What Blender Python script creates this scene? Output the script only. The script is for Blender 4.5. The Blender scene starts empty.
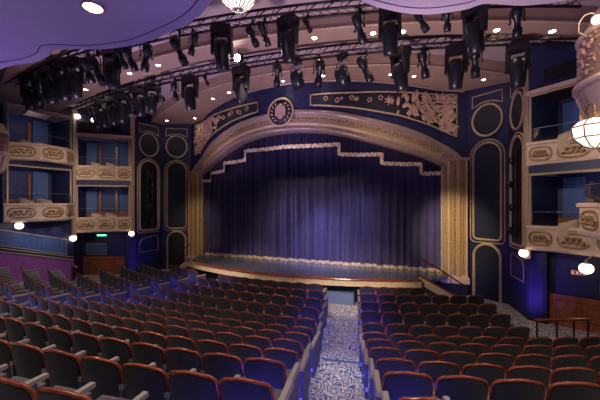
import bpy, math, random
from mathutils import Vector, Matrix
random.seed(7)
PI = math.pi
S = bpy.context.scene
COL = S.collection

# ------------------------------------------------------------------ camera, world, lights, exposure
YAW = math.radians(22.36)
cam_d = bpy.data.cameras.new('camera')
cam_d.sensor_width = 36; cam_d.lens = 36 * 322.5 / 600
cam_d.shift_y = 3.8 / 600; cam_d.clip_start = 0.05; cam_d.clip_end = 200
cam = bpy.data.objects.new('camera', cam_d); COL.objects.link(cam)
cam.location = (5.8, 0, 3.72); cam.rotation_euler = (PI / 2, 0, YAW)
S.camera = cam
S.view_settings.view_transform = 'Standard'; S.view_settings.look = 'None'
S.view_settings.gamma = 1; S.view_settings.use_curve_mapping = False
S.view_settings.exposure = 0.0

w = bpy.data.worlds.new('world'); S.world = w; w.use_nodes = True
w.node_tree.nodes['Background'].inputs[0].default_value = (0.42, 0.33, 0.62, 1)
w.node_tree.nodes['Background'].inputs[1].default_value = 0.03


def light(name, kind, loc, energy, color, target=None, size=0.1, spot=60, blend=0.6):
    d = bpy.data.lights.new(name, kind)
    d.energy = energy; d.color = color
    if kind == 'AREA':
        d.shape = 'DISK'; d.size = size
    elif kind == 'SPOT':
        d.shadow_soft_size = size; d.spot_size = math.radians(spot); d.spot_blend = blend
    elif kind == 'POINT':
        d.shadow_soft_size = size
    o = bpy.data.objects.new(name, d); COL.objects.link(o); o.location = loc
    if target is not None:
        o.rotation_euler = (Vector(target) - Vector(loc)).to_track_quat('-Z', 'Y').to_euler()
    return o


WARM = (1.0, 0.72, 0.48); PURP = (0.42, 0.26, 1.0); BLUE = (0.10, 0.08, 1.0); NEUT = (1.0, 0.86, 0.78)
# curtain washes from the trusses
light('curtain_spot', 'SPOT', (-3.6, 10.3, 7.9), 1200, (0.66, 0.60, 1.0), (0.4, 14.8, 1.3), 0.1, 36, 1.0)
light('curtain_spot', 'SPOT', (5.6, 10.6, 7.9), 1300, (0.66, 0.60, 1.0), (1.2, 14.8, 1.3), 0.1, 36, 1.0)
light('curtain_spot', 'SPOT', (1.2, 8.2, 8.0), 2100, (0.66, 0.60, 1.0), (0.9, 14.8, 1.4), 0.15, 26, 1.0)
light('curtain_spot', 'SPOT', (0.0, 9.8, 7.8), 60, (0.42, 0.36, 1.0), (0.5, 14.8, 1.6), 0.15, 75, 1.0)
# purple house uplights on the ceiling canopy and vault
VIO = (0.34, 0.20, 1.0)
light('house_uplight', 'SPOT', (-6.5, 1.5, 3.2), 620, VIO, (-1.5, 3.2, 7.0), 0.3, 95, 1.0)
light('house_uplight', 'SPOT', (4.0, -1.0, 3.4), 560, VIO, (4.5, 4.2, 7.0), 0.3, 80, 1.0)
light('house_uplight', 'SPOT', (-3.5, 6.5, 1.6), 1700, (0.85, 0.60, 0.95), (-3.0, 9.6, 8.6), 0.3, 95, 1.0)
light('house_uplight', 'SPOT', (4, 6.5, 1.6), 1600, (1.0, 0.72, 0.80), (4.6, 9.6, 8.6), 0.3, 95, 1.0)
# warm stage-side spots: pilasters, boxes
for s in (-1, 1):
    light('column_spot', 'SPOT', (s * 4.5, 8.0, 6.9), 2600 if s > 0 else 650, (1.0, 0.78, 0.52), (s * 6.6, 14.6, 2.4), 0.1, 26, 0.9)
    light('box_spot', 'SPOT', (s * 3.8, 5.5, 6.4), 900, (1.0, 0.80, 0.66), (s * 9.4, 11.2, 4.4), 0.15, 40, 0.9)
    light('box_spot', 'SPOT', (s * 3.0, 6.4, 5.6), 750, (1.0, 0.80, 0.66), (s * 10.2, 9.0, 4.6), 0.15, 44, 0.9)
    light('wall_uplight', 'SPOT', (s * 7.5, 11.3, 0.25), 130 if s > 0 else 90, (0.16, 0.07, 1.0), (s * 8.8, 12.5, 1.2), 0.05, 70, 1.0)
light('arch_spot', 'SPOT', (0.5, 7.6, 5.2), 480, (0.66, 0.48, 1.0), (0.5, 12.2, 7.2), 0.2, 46, 1.0)
light('arch_spot', 'SPOT', (-3.0, 8.0, 5.0), 300, (0.95, 0.62, 0.75), (-4.8, 13.4, 7.2), 0.2, 50, 1.0)
light('arch_spot', 'SPOT', (3.0, 8.0, 5.0), 360, (1.0, 0.66, 0.60), (4.8, 13.4, 7.4), 0.2, 50, 1.0)
light('balcony_fill', 'SPOT', (5.6, 2.4, 6.6), 150, (1.0, 0.76, 0.56), (8.4, 5.6, 5.8), 0.08, 36, 0.8)  # added warm fill to brighten the carved balcony end
light('side_floor_wash', 'SPOT', (-5.0, 7.6, 7.9), 600, (0.95, 0.9, 1.0), (-10.0, 8.6, 0.4), 0.1, 30, 1.0)
light('column_foot_glow', 'POINT', (6.35, 13.75, 0.35), 6, (0.10, 0.08, 1.0), size=0.04)
light('wall_wash', 'SPOT', (-5.5, 6.0, 4.6), 80, (0.45, 0.5, 1.0), (-10.5, 7.8, 2.3), 0.1, 60, 1.0)
light('aisle_wash', 'SPOT', (2.8, 9.0, 8.0), 1000, (0.85, 0.90, 1.0), (4.0, 6.6, 0.3), 0.1, 24, 1.0)
light('stage_wash', 'SPOT', (0.5, 8.5, 8.0), 700, (1.0, 0.80, 0.62), (0.5, 13.0, 0.9), 0.1, 80, 0.7)
light('stage_wash', 'SPOT', (-2.5, 6.4, 5.8), 1500, (1.0, 0.82, 0.62), (-2.6, 12.4, 0.7), 0.08, 34, 0.9)
light('stage_wash', 'SPOT', (3.6, 6.4, 5.8), 1700, (1.0, 0.82, 0.62), (3.0, 12.4, 0.7), 0.08, 36, 0.9)

# ------------------------------------------------------------------ materials
MATS = {}


def mat(name, color, rough=0.6, metal=0.0, noise=0.0, nscale=8.0, emit=0.0, ecol=None, spec=0.5, trans=0.0, bump=0.0, sheen=0.0):
    if name in MATS:
        return MATS[name]
    m = bpy.data.materials.new(name); m.use_nodes = True
    nt = m.node_tree; b = nt.nodes['Principled BSDF']
    c = tuple(color) + (1,)
    b.inputs['Base Color'].default_value = c
    b.inputs['Roughness'].default_value = rough
    b.inputs['Metallic'].default_value = metal
    b.inputs['Specular IOR Level'].default_value = spec
    if sheen: b.inputs['Sheen Weight'].default_value = sheen
    if trans: b.inputs['Transmission Weight'].default_value = trans
    if noise or bump:
        tc = nt.nodes.new('ShaderNodeTexCoord'); n = nt.nodes.new('ShaderNodeTexNoise')
        n.inputs['Scale'].default_value = nscale; n.inputs['Detail'].default_value = 3
        nt.links.new(tc.outputs['Object'], n.inputs['Vector'])
        if noise:
            r = nt.nodes.new('ShaderNodeValToRGB')
            r.color_ramp.elements[0].position = 0.3; r.color_ramp.elements[1].position = 0.7
            r.color_ramp.elements[0].color = tuple(x * (1 - noise) for x in color) + (1,)
            r.color_ramp.elements[1].color = tuple(min(1, x * (1 + noise)) for x in color) + (1,)
            nt.links.new(n.outputs['Fac'], r.inputs[0]); nt.links.new(r.outputs[0], b.inputs['Base Color'])
        if bump:
            bp = nt.nodes.new('ShaderNodeBump'); bp.inputs['Strength'].default_value = bump
            nt.links.new(n.outputs['Fac'], bp.inputs['Height']); nt.links.new(bp.outputs[0], b.inputs['Normal'])
    if emit:
        b.inputs['Emission Color'].default_value = tuple(ecol or color) + (1,)
        b.inputs['Emission Strength'].default_value = emit
    MATS[name] = m
    return m


def carpet_mat():
    m = bpy.data.materials.new('swirl_carpet'); m.use_nodes = True
    nt = m.node_tree; b = nt.nodes['Principled BSDF']; L = nt.links.new
    tc = nt.nodes.new('ShaderNodeTexCoord')
    n = nt.nodes.new('ShaderNodeTexNoise'); n.inputs['Scale'].default_value = 4.5; n.inputs['Detail'].default_value = 1.0
    L(tc.outputs['Object'], n.inputs['Vector'])
    mu = nt.nodes.new('ShaderNodeMath'); mu.operation = 'MULTIPLY'; mu.inputs[1].default_value = 55.0
    L(n.outputs['Fac'], mu.inputs[0])
    si = nt.nodes.new('ShaderNodeMath'); si.operation = 'SINE'; L(mu.outputs[0], si.inputs[0])
    r = nt.nodes.new('ShaderNodeValToRGB'); e = r.color_ramp.elements
    e[0].position = 0.30; e[0].color = (0.10, 0.13, 0.22, 1)
    e[1].position = 0.72; e[1].color = (0.62, 0.56, 0.46, 1)
    k = r.color_ramp.elements.new(0.5); k.color = (0.30, 0.31, 0.36, 1)
    mp = nt.nodes.new('ShaderNodeMapRange'); mp.inputs[1].default_value = -1; mp.inputs[2].default_value = 1
    L(si.outputs[0], mp.inputs[0]); L(mp.outputs[0], r.inputs[0]); L(r.outputs[0], b.inputs['Base Color'])
    b.inputs['Roughness'].default_value = 0.95; b.inputs['Specular IOR Level'].default_value = 0.1
    return m


CARPET = carpet_mat()
NAVY = mat('navy_wall', (0.011, 0.015, 0.062), 0.55, noise=0.2, nscale=3)
NAVYD = mat('dark_navy_panel', (0.006, 0.008, 0.020), 0.6)
PLUM = mat('purple_dado', (0.26, 0.07, 0.24), 0.5, noise=0.15)
CREAM = mat('cream_plaster', (0.62, 0.46, 0.34), 0.55, noise=0.10, nscale=5)
GOLD = mat('antique_gold', (0.32, 0.21, 0.09), 0.42, 0.35, noise=0.25, nscale=20)
GILT = mat('gilt_trim', (0.46, 0.34, 0.22), 0.45, 0.15, noise=0.15, nscale=12)
RELIEF = mat('relief_plaster', (0.42, 0.27, 0.20), 0.6, noise=0.2, nscale=14)
ARCHM = mat('arch_moulding_plaster', (0.30, 0.22, 0.19), 0.30, 0.1, noise=0.12, nscale=6)
CEIL = mat('mauve_ceiling_plaster', (0.42, 0.33, 0.34), 0.8, noise=0.05, nscale=2)
BAND = mat('tan_ceiling_band', (0.36, 0.25, 0.19), 0.6, noise=0.08, nscale=3)
CANOPY = mat('pale_canopy_plaster', (0.60, 0.52, 0.62), 0.8)
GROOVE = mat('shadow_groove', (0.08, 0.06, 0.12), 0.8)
WOOD = mat('cherry_wood', (0.23, 0.050, 0.022), 0.2, noise=0.3, nscale=18)
WOODP = mat('wood_panelling', (0.36, 0.11, 0.04), 0.4, noise=0.3, nscale=6)
FABRIC = mat('charcoal_seat_fabric', (0.032, 0.031, 0.036), 0.85, noise=0.15, nscale=60, sheen=0.15, spec=0.2)
CUSH = mat('slate_cushion_fabric', (0.09, 0.085, 0.10), 0.85, noise=0.2, nscale=40, spec=0.2)
PANEL = mat('slate_end_panel', (0.085, 0.085, 0.125), 0.6, noise=0.1)
ARM = mat('pale_armrest', (0.27, 0.23, 0.22), 0.45)
BLACK = mat('black_metal', (0.014, 0.014, 0.018), 0.45, 0.3)
DGREY = mat('dark_grey_casing', (0.013, 0.013, 0.018), 0.35, 0.2, noise=0.2, nscale=15)
STEEL = mat('pale_rim_metal', (0.25, 0.30, 0.36), 0.3, 0.5)
LENS = mat('fixture_lens', (0.05, 0.07, 0.12), 0.08, 0.0, spec=1.0)
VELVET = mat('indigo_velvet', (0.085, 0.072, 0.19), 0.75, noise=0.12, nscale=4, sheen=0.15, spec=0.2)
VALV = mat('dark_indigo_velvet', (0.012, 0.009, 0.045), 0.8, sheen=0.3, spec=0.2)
FRINGE = mat('gold_fringe', (0.95, 0.60, 0.42), 0.6, noise=0.45, nscale=9)
STAGE = mat('stage_floor_paint', (0.09, 0.10, 0.16), 0.25, noise=0.1)
APRON = mat('cream_stage_fascia', (0.80, 0.62, 0.42), 0.5, noise=0.1, nscale=8)
DRAPE = mat('blue_box_drape', (0.10, 0.17, 0.36), 0.8, sheen=0.2)
CLOTH = mat('beige_upholstery', (0.50, 0.39, 0.27), 0.8, noise=0.2, nscale=12)
STEPB = mat('blue_step_paint', (0.16, 0.21, 0.42), 0.5)
DOWN = mat('downlight_glow', (1, 0.85, 0.66), emit=26, ecol=(1.0, 0.84, 0.62))
GLOBE = mat('frosted_globe_glow', (1, 0.85, 0.7), emit=4.5, ecol=(1.0, 0.80, 0.66))
LANT = mat('lantern_glass_glow', (1, 0.9, 0.75), emit=1.35, ecol=(1.0, 0.86, 0.72))
STAR = mat('spot_lens_glow', (1, 0.9, 0.8), emit=60, ecol=(1.0, 0.88, 0.8))
BLED = mat('blue_led', (0.1, 0.1, 1), emit=1.2, ecol=(0.10, 0.08, 1.0))
GREEN = mat('green_sign_glow', (0.3, 1, 0.7), emit=1.6, ecol=(0.25, 1.0, 0.62))
REDS = mat('red_sign_face', (0.3, 0.03, 0.03), emit=0.12, ecol=(0.8, 0.12, 0.10))
WSIGN = mat('white_sign_letters', (0.8, 0.8, 0.8), emit=0.4, ecol=(0.9, 0.9, 0.9))


def glass_mat():
    m = bpy.data.materials.new('clear_glass'); m.use_nodes = True
    nt = m.node_tree; nt.nodes.clear()
    o = nt.nodes.new('ShaderNodeOutputMaterial'); mx = nt.nodes.new('ShaderNodeMixShader')
    t = nt.nodes.new('ShaderNodeBsdfTransparent'); g = nt.nodes.new('ShaderNodeBsdfGlossy')
    t.inputs[0].default_value = (0.88, 0.9, 0.95, 1); g.inputs['Roughness'].default_value = 0.05
    f = nt.nodes.new('ShaderNodeFresnel'); f.inputs[0].default_value = 1.45
    nt.links.new(f.outputs[0], mx.inputs[0]); nt.links.new(t.outputs[0], mx.inputs[1]); nt.links.new(g.outputs[0], mx.inputs[2])
    nt.links.new(mx.outputs[0], o.inputs[0])
    return m


GLASS = glass_mat()


# ------------------------------------------------------------------ mesh helpers
class MB:
    def __init__(s):
        s.v = []; s.f = []; s.sm = []

    def add(s, vs, fs, smooth=False):
        n = len(s.v); s.v += [tuple(v) for v in vs]
        s.f += [tuple(n + i for i in f) for f in fs]; s.sm += [smooth] * len(fs)
        return s

    def box(s, c, d, M=None):
        x, y, z = (k / 2 for k in d)
        vs = [Vector((sx * x, sy * y, sz * z)) for sz in (-1, 1) for sy in (-1, 1) for sx in (-1, 1)]
        if M is not None: vs = [M @ v for v in vs]
        vs = [v + Vector(c) for v in vs]
        return s.add(vs, [(0, 2, 3, 1), (4, 5, 7, 6), (0, 1, 5, 4), (2, 6, 7, 3), (0, 4, 6, 2), (1, 3, 7, 5)])

    def hexa(s, b, t):  # bottom quad, top quad
        return s.add(list(b) + list(t), [(3, 2, 1, 0), (4, 5, 6, 7), (0, 1, 5, 4), (1, 2, 6, 5), (2, 3, 7, 6), (3, 0, 4, 7)])

    def tube(s, pts, r, n=8, closed=False, cap=True, flat=1.0):
        pts = [Vector(p) for p in pts]; N = len(pts)
        if N < 2: return s
        rs = r if isinstance(r, (list, tuple)) else [r] * N
        up = Vector((0, 0, 1)); vs = []
        prev = None
        for i, p in enumerate(pts):
            a = pts[(i - 1) % N] if (closed or i > 0) else p
            b = pts[(i + 1) % N] if (closed or i < N - 1) else p
            t = (b - a)
            if t.length < 1e-9: t = Vector((0, 0, 1))
            t.normalize()
            if prev is None:
                ref = up if abs(t.dot(up)) < 0.95 else Vector((0, 1, 0))
                u = t.cross(ref).normalized()
            else:
                u = (prev - t * prev.dot(t))
                u = u.normalized() if u.length > 1e-6 else t.cross(Vector((0, 1, 0))).normalized()
            prev = u; w_ = t.cross(u)
            for k in range(n):
                q = 2 * PI * k / n
                vs.append(p + (u * math.cos(q) + w_ * math.sin(q) * flat) * rs[i])
        fs = []
        for i in range(N if closed else N - 1):
            j = (i + 1) % N
            for k in range(n):
                l = (k + 1) % n
                fs.append((i * n + k, i * n + l, j * n + l, j * n + k))
        s.add(vs, fs, True)
        if cap and not closed:
            s.add(vs[:n], [tuple(range(n))[::-1]]); s.add(vs[-n:], [tuple(range(n))])
        return s

    def lathe(s, prof, n=16, M=None, caps=True):
        vs = []
        for r, z in prof:
            for k in range(n):
                q = 2 * PI * k / n; vs.append(Vector((r * math.cos(q), r * math.sin(q), z)))
        if M is not None: vs = [M @ v for v in vs]
        fs = []
        for i in range(len(prof) - 1):
            for k in range(n):
                l = (k + 1) % n
                fs.append((i * n + k, i * n + l, (i + 1) * n + l, (i + 1) * n + k))
        s.add(vs, fs, True)
        if caps:
            s.add(vs[:n], [tuple(range(n))[::-1]]); s.add(vs[-n:], [tuple(range(n))])
        return s

    def ball(s, c, r, M=None, n=10, m=6):
        r = r if isinstance(r, (tuple, list)) else (r, r, r)
        vs = []
        for i in range(m + 1):
            a = PI * i / m
            for k in range(n):
                q = 2 * PI * k / n
                v = Vector((r[0] * math.sin(a) * math.cos(q), r[1] * math.sin(a) * math.sin(q), r[2] * math.cos(a)))
                if M is not None: v = M @ v
                vs.append(v + Vector(c))
        fs = []
        for i in range(m):
            for k in range(n):
                l = (k + 1) % n
                fs.append((i * n + k, (i + 1) * n + k, (i + 1) * n + l, i * n + l))
        return s.add(vs, fs, True)

    def prism(s, pts, dvec):  # polygon (3d pts) extruded along dvec
        n = len(pts); d = Vector(dvec)
        a = [Vector(p) for p in pts]; b = [p + d for p in a]
        fs = [tuple(range(n))[::-1], tuple(range(n, 2 * n))]
        fs += [(i, (i + 1) % n, n + (i + 1) % n, n + i) for i in range(n)]
        return s.add(a + b, fs)

    def grid(s, rows, smooth=True, close_v=False):
        R = len(rows); C = len(rows[0]); vs = [p for r in rows for p in r]
        fs = []
        for i in range(R - 1):
            for j in range(C - 1):
                fs.append((i * C + j, i * C + j + 1, (i + 1) * C + j + 1, (i + 1) * C + j))
        return s.add(vs, fs, smooth)

    def sweep(s, path, prof, smooth=False, cap=True):
        """plan polyline path [(x,y)], closed profile [(off, z)]; off is to the side given by the path's normal"""
        N = len(path); P = [Vector(p) for p in path]; nr = []
        for i in range(N):
            ns = []
            if i > 0: d = (P[i] - P[i - 1]).normalized(); ns.append(Vector((-d.y, d.x)))
            if i < N - 1: d = (P[i + 1] - P[i]).normalized(); ns.append(Vector((-d.y, d.x)))
            m = sum(ns, Vector((0, 0))).normalized()
            m = m / max(0.5, m.dot(ns[0])); nr.append(m)
        K = len(prof); vs = []
        for i in range(N):
            for o, z in prof:
                q = P[i] + nr[i] * o; vs.append((q.x, q.y, z))
        fs = []
        for i in range(N - 1):
            for k in range(K):
                l = (k + 1) % K
                fs.append((i * K + k, i * K + l, (i + 1) * K + l, (i + 1) * K + k))
        s.add(vs, fs, smooth)
        if cap: s.add(vs[:K], [tuple(range(K))[::-1]]); s.add(vs[-K:], [tuple(range(K))])
        return s

    def build(s, name, material, parent=None, loc=None, rz=0.0):
        me = bpy.data.meshes.new(name); me.from_pydata(s.v, [], s.f)
        me.polygons.foreach_set('use_smooth', s.sm)
        me.materials.append(material); me.validate(); me.update()
        import bmesh
        b = bmesh.new(); b.from_mesh(me); bmesh.ops.recalc_face_normals(b, faces=b.faces); b.to_mesh(me); b.free()
        o = bpy.data.objects.new(name, me); COL.objects.link(o)
        if parent is not None: o.parent = parent
        if loc is not None: o.location = loc; o.rotation_euler = (0, 0, rz)
        return o


def tag(o, label=None, cat=None, group=None, kind=None):
    if label: o['label'] = label
    if cat: o['category'] = cat
    if group: o['group'] = group
    if kind: o['kind'] = kind
    return o


def thing(name, label, cat, loc=(0, 0, 0), rz=0.0, group=None):
    o = bpy.data.objects.new(name, None); COL.objects.link(o)
    o.location = loc; o.rotation_euler = (0, 0, rz); o.empty_display_size = 0.1
    return tag(o, label, cat, group)


def struct(name, mb, m):
    return tag(mb.build(name, m), kind='structure')


def copy_tree(o, parent=None):
    c = o.copy(); COL.objects.link(c)
    if parent is not None: c.parent = parent
    for ch in KIDS.get(o.name, []):
        copy_tree(ch, c)
    return c


KIDS = {}


def index_kids(o):
    KIDS[o.name] = list(o.children)
    for c in o.children: index_kids(c)


ORD = ['', 'first', 'second', 'third', 'fourth', 'fifth', 'sixth', 'seventh', 'eighth', 'ninth', 'tenth', 'eleventh', 'twelfth', 'thirteenth', 'fourteenth', 'fifteenth', 'sixteenth', 'seventeenth', 'eighteenth']
CY = 26.8


def project(X, Y, Z):
    dx = X - 5.8; xc = dx * math.cos(YAW) + Y * math.sin(YAW); zc = -dx * math.sin(YAW) + Y * math.cos(YAW)
    return (300 + 322.5 * xc / zc, 203.8 - 322.5 * (Z - 3.72) / zc, zc)


# ------------------------------------------------------------------ floor (curved tiers)
ROWZ = [0, 0, 0, 0, 0, 0.11, 0.32, 0.54, 0.77, 1.03, 1.26, 1.50, 1.73, 1.96, 2.2]
ROWR = [16.2 + 0.85 * k for k in range(15)]


def arc(R, a0, a1, n):
    return [(R * math.sin(a0 + (a1 - a0) * i / n), CY - R * math.cos(a0 + (a1 - a0) * i / n)) for i in range(n + 1)]


fl = MB()
rad = [10.0] + [R - 0.50 for R in ROWR[5:]] + [32]
lev = [0] + ROWZ[5:]
for i, z in enumerate(lev):
    ra, rb = rad[i], rad[i + 1]
    A = arc(ra, -0.95, 0.95, 60); B = arc(rb, -0.95, 0.95, 60)
    fl.grid([[(x, y, z) for x, y in A], [(x, y, z) for x, y in B]], False)
    if i: fl.grid([[(x, y, lev[i - 1]) for x, y in A], [(x, y, z) for x, y in A]], False)
struct('floor', fl, CARPET)
# blue-lit step nosings across the aisle
oL = [1.97, 2.29, 2.51, 2.69, 2.92, 3.15, 3.37, 3.55, 3.82, 4.01, 4.27, 4.50]
oR = [3.78, 3.98, 4.17, 4.34, 4.55, 4.73, 4.95, 5.16, 5.40, 5.61, 5.83, 6.05]
NOSE = mat('blue_step_nosing', (0.07, 0.10, 0.24), 0.5)
for k in (5,):
    for s in (-1, 1):
        R = ROWR[k] - 0.50; a0 = (oL[k] + 0.33) / R; a1 = (oR[k] - 0.33) / R
        P = arc(R, s * a0, s * a1, 4); z = ROWZ[k]
        Q = arc(R + 0.07, s * a0, s * a1, 4)
        m = MB().grid([[(x, y, z + 0.006) for x, y in P], [(x, y, z + 0.006) for x, y in Q]], False)
        m.grid([[(x, y, z - 0.04) for x, y in arc(R - 0.004, s * a0, s * a1, 4)], [(x, y, z + 0.006) for x, y in arc(R - 0.004, s * a0, s * a1, 4)]], False)
        struct('trim_1', m, NOSE)

# ------------------------------------------------------------------ stage


def yst(x): return 11.4 + 0.04 * x * x


XS = [-5.4 + 10.8 * i / 36 for i in range(37)]
m = MB()
front = [(x, yst(x)) for x in XS]
poly = [Vector((x, y, 0.93)) for x, y in front] + [Vector((7.0, 15.8, 0.93)), Vector((-7.0, 15.8, 0.93))]
m.prism([(p.x, p.y, 0.68) for p in poly], (0, 0, 0.14))
struct('stage_deck', m, STAGE)
stg = thing('stage_apron', 'curved cream stage front with a red wood nosing, in front of the curtain', 'stage front', (0, 11.4, 0))


def local(mb, o):
    L = Vector(o.location); c, s_ = math.cos(-o.rotation_euler.z), math.sin(-o.rotation_euler.z)
    mb.v = [((x - L.x) * c - (y - L.y) * s_, (x - L.x) * s_ + (y - L.y) * c, z - L.z) for x, y, z in mb.v]
    return mb


local(MB().sweep(front, [(0.0, 0.68), (-0.07, 0.68), (-0.07, 0.90), (0.0, 0.90)]), stg).build('fascia', APRON, stg)
local(MB().sweep(front, [(0.06, 0.90), (-0.10, 0.90), (-0.12, 0.925), (-0.10, 0.96), (0.06, 0.965)]), stg).build('wood_nosing', WOOD, stg)
local(MB().sweep([(x, y + 0.35) for x, y in front], [(0.0, 0.0), (-0.05, 0.0), (-0.05, 0.75), (0.0, 0.75)]), stg).build('recessed_base', NAVYD, stg)
# blue step unit at the foot of the aisle
st = thing('step_unit', 'low blue-painted step unit against the stage front at the end of the carpeted aisle', 'steps', (2.5, 11.93, 0), 0.17)
MB().box((0, -0.10, 0.20), (1.14, 0.5, 0.40)).build('lower_step', STEPB, st)
MB().box((0, 0.14, 0.235), (1.2, 0.22, 0.47)).build('upper_step', mat('dark_blue_step', (0.05, 0.06, 0.14), 0.5), st)
for s in (-1, 1):
    MB().box((s * 0.585, -0.1, 0.235), (0.04, 0.56, 0.47)).build('side_cheek', mat('dark_blue_step', (0.05, 0.06, 0.14)), st)
# stage stairs at both ends
for s in (-1, 1):
    nm = 'curved stage stair with red rails, beside the proscenium column ' + ('below the red exit sign' if s > 0 else 'near the green exit sign')
    t = thing('stage_stair', nm, 'stairs', (0, 0, 0))
    A = Vector((5.3, 12.85)); B = Vector((6.85, 13.55)); nrm = Vector((-(B - A).y, (B - A).x)).normalized()
    n = 5; fr = MB(); tr = MB()
    for i in range(n):
        a = A + (B - A) * i / n; b = A + (B - A) * (i + 1) / n; z = 0.93 * (1 - (i + 1) / (n + 1.0))
        q = [a - nrm * 0.0, b - nrm * 0.0, b + nrm * 0.85, a + nrm * 0.85]
        tr.hexa([(s * p.x, p.y, 0) for p in q], [(s * p.x, p.y, z) for p in q])
    tr.build('treads', STAGE, t)
    for side, nmz in ((-0.04, 'stringer'),):
        pts = []
        for i in range(13):
            f_ = i / 12; p = A + (B - A) * f_ + nrm * side
            bow = -0.18 * math.sin(PI * f_); p += nrm * bow
            pts.append((p, 0.95 * (1 - f_) + 0.05))
        rows = []
        for dz, dn in ((0.02, 0), (0.02, -0.06), (-0.26, -0.06), (-0.26, 0), (0.02, 0)):
            rows.append([(s * (p + nrm * dn).x, (p + nrm * dn).y, max(0.0, z + dz)) for p, z in pts])
        MB().grid(rows, False).build('stringer', APRON, t)
        MB().tube([(s * (p - nrm * 0.03).x, (p - nrm * 0.03).y, z + 0.05) for p, z in pts], 0.035).build('wood_string_cap', WOOD, t)
        MB().tube([(s * (p - nrm * 0.03).x, (p - nrm * 0.03).y, z + 0.62 + 0.12 * (1 - i / 12)) for i, (p, z) in enumerate(pts)], 0.028).build('handrail', WOOD, t)
        for i in (0, 4, 8, 12):
            p, z = pts[i]
            MB().tube([(s * (p - nrm * 0.03).x, (p - nrm * 0.03).y, z), (s * (p - nrm * 0.03).x, (p - nrm * 0.03).y, z + 0.68)], 0.013, 6).build('baluster', BLACK, t)

# ------------------------------------------------------------------ curtain and valance


def yp(x): return 12.2 + 0.065 * x * x


rnd = random.Random(3)
ph = [rnd.uniform(0, 6.28) for _ in range(12)]


def fold(x, amp=1.0):
    return amp * (0.085 * math.sin(x * 19 + 1.5 * math.sin(x * 2.3 + ph[0])) + 0.07 * math.sin(x * 9.3 + ph[1] + 1.2 * math.sin(x * 1.1)) + 0.03 * math.sin(x * 4.1 + ph[2]))


cur = thing('stage_curtain', 'full-width pleated indigo house curtain behind the proscenium arch', 'curtain', (0, 14.85, 0.82))
n = 620
xs = [-6.3 + 12.6 * i / n for i in range(n + 1)]
rows = [[(x + 0.02 * math.sin(x * 30 + zz), fold(x) * (0.75 + 0.25 * (1 - zz / 6)), zz) for x in xs] for zz in (0.16, 1.0, 2.5, 4.0, 6.2)]
MB().grid(rows).build('curtain_cloth', VELVET, cur)
MB().grid([[(x, fold(x) - 0.02, zz) for x in xs] for zz in (0.01, 0.16)]).build('gold_hem', FRINGE, cur)

steps = [(0, 2.25, 6.12), (2.25, 3.88, 5.71), (3.88, 5.36, 5.34), (5.36, 6.12, 4.94)]


def zval(x):
    for a, b, z in steps:
        if abs(x) <= b + 1e-6: return z
    return steps[-1][2]


val = thing('curtain_valance', 'dark indigo valance with a stepped cream-fringed hem across the top of the arch', 'valance', (0, 12.6, 6.1))
vb = MB(); vf = MB()
segs = []
for a, b, z in steps:
    segs.append((a, b, z))
full = [(-b, -a, z) for a, b, z in segs[::-1]] + segs
for a, b, z in full:
    k = max(2, int((b - a) / 0.022)); X = [a + (b - a) * i / k for i in range(k + 1)]
    f2 = lambda x: 0.025 * math.sin(x * 46) + 0.02 * math.sin(x * 17 + 1)
    vb.grid([[(x, min(yp(x) + 0.42, 14.62) + f2(x), zz) for x in X] for zz in (z, z + 0.6, 7.3)])
    sag = lambda x: 0.05 * math.sin(PI * (x - a) / (b - a)) if b - a > 1 else 0
    vf.grid([[(x, min(yp(x) + 0.36, 14.56) + f2(x), zz - sag(x) * 0.5 + 0.012 * math.sin(x * 31)) for x in X] for zz in (z - 0.03, z + 0.13)])
for a, b, z in segs[:-1]:
    zn = [q[2] for q in segs if abs(q[0] - b) < 1e-6][0]
    for s in (-1, 1):
        X = [b - 0.07, b + 0.05]
        vf.grid([[(s * x, yp(x) + 0.33, zz + 0.012 * math.sin(zz * 60)) for x in X] for zz in [zn + (z + 0.10 - zn) * i / 8 for i in range(9)]])
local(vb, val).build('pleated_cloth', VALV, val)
local(vf, val).build('cream_fringe', FRINGE, val)
# dark void behind the valance and curtain edges
struct('wall_backstage', MB().box((0, 15.75, 4.5), (15, 0.1, 9.4)), NAVYD)

# ------------------------------------------------------------------ proscenium
INN = [(0, 6.72), (1.1, 6.67), (2.3, 6.50), (3.4, 6.21), (4.6, 5.87), (5.5, 5.58), (6.12, 5.25)]
OUT = [(0, 7.60), (1.2, 7.55), (2.5, 7.38), (3.9, 7.06), (5.0, 6.76), (5.9, 6.38), (6.6, 5.95), (7.1, 5.45)]


def interp(T, x):
    x = abs(x)
    for (a, b), (c, d) in zip(T, T[1:]):
        if x <= c: return b + (d - b) * (x - a) / (c - a)
    return T[-1][1]


def smooth_curve(T, n=60):
    """Catmull-Rom through mirrored points"""
    P = [Vector((-x, z)) for x, z in T[:0:-1]] + [Vector(p) for p in T]
    out = []
    for i in range(len(P) - 1):
        p0 = P[max(0, i - 1)]; p1 = P[i]; p2 = P[i + 1]; p3 = P[min(len(P) - 1, i + 2)]
        m_ = 6
        for k in range(m_):
            t = k / m_
            out.append(0.5 * ((2 * p1) + (p2 - p0) * t + (2 * p0 - 5 * p1 + 4 * p2 - p3) * t * t + (3 * p1 - p0 - 3 * p2 + p3) * t ** 3))
    out.append(P[-1])
    return out


def ypc(x):  # proscenium face in plan, flattening onto the columns
    x = abs(x)
    return yp(x) if x < 6.1 else yp(6.1) + (x - 6.1) * 0.25


ci = smooth_curve(INN); co = smooth_curve(OUT)


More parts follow.
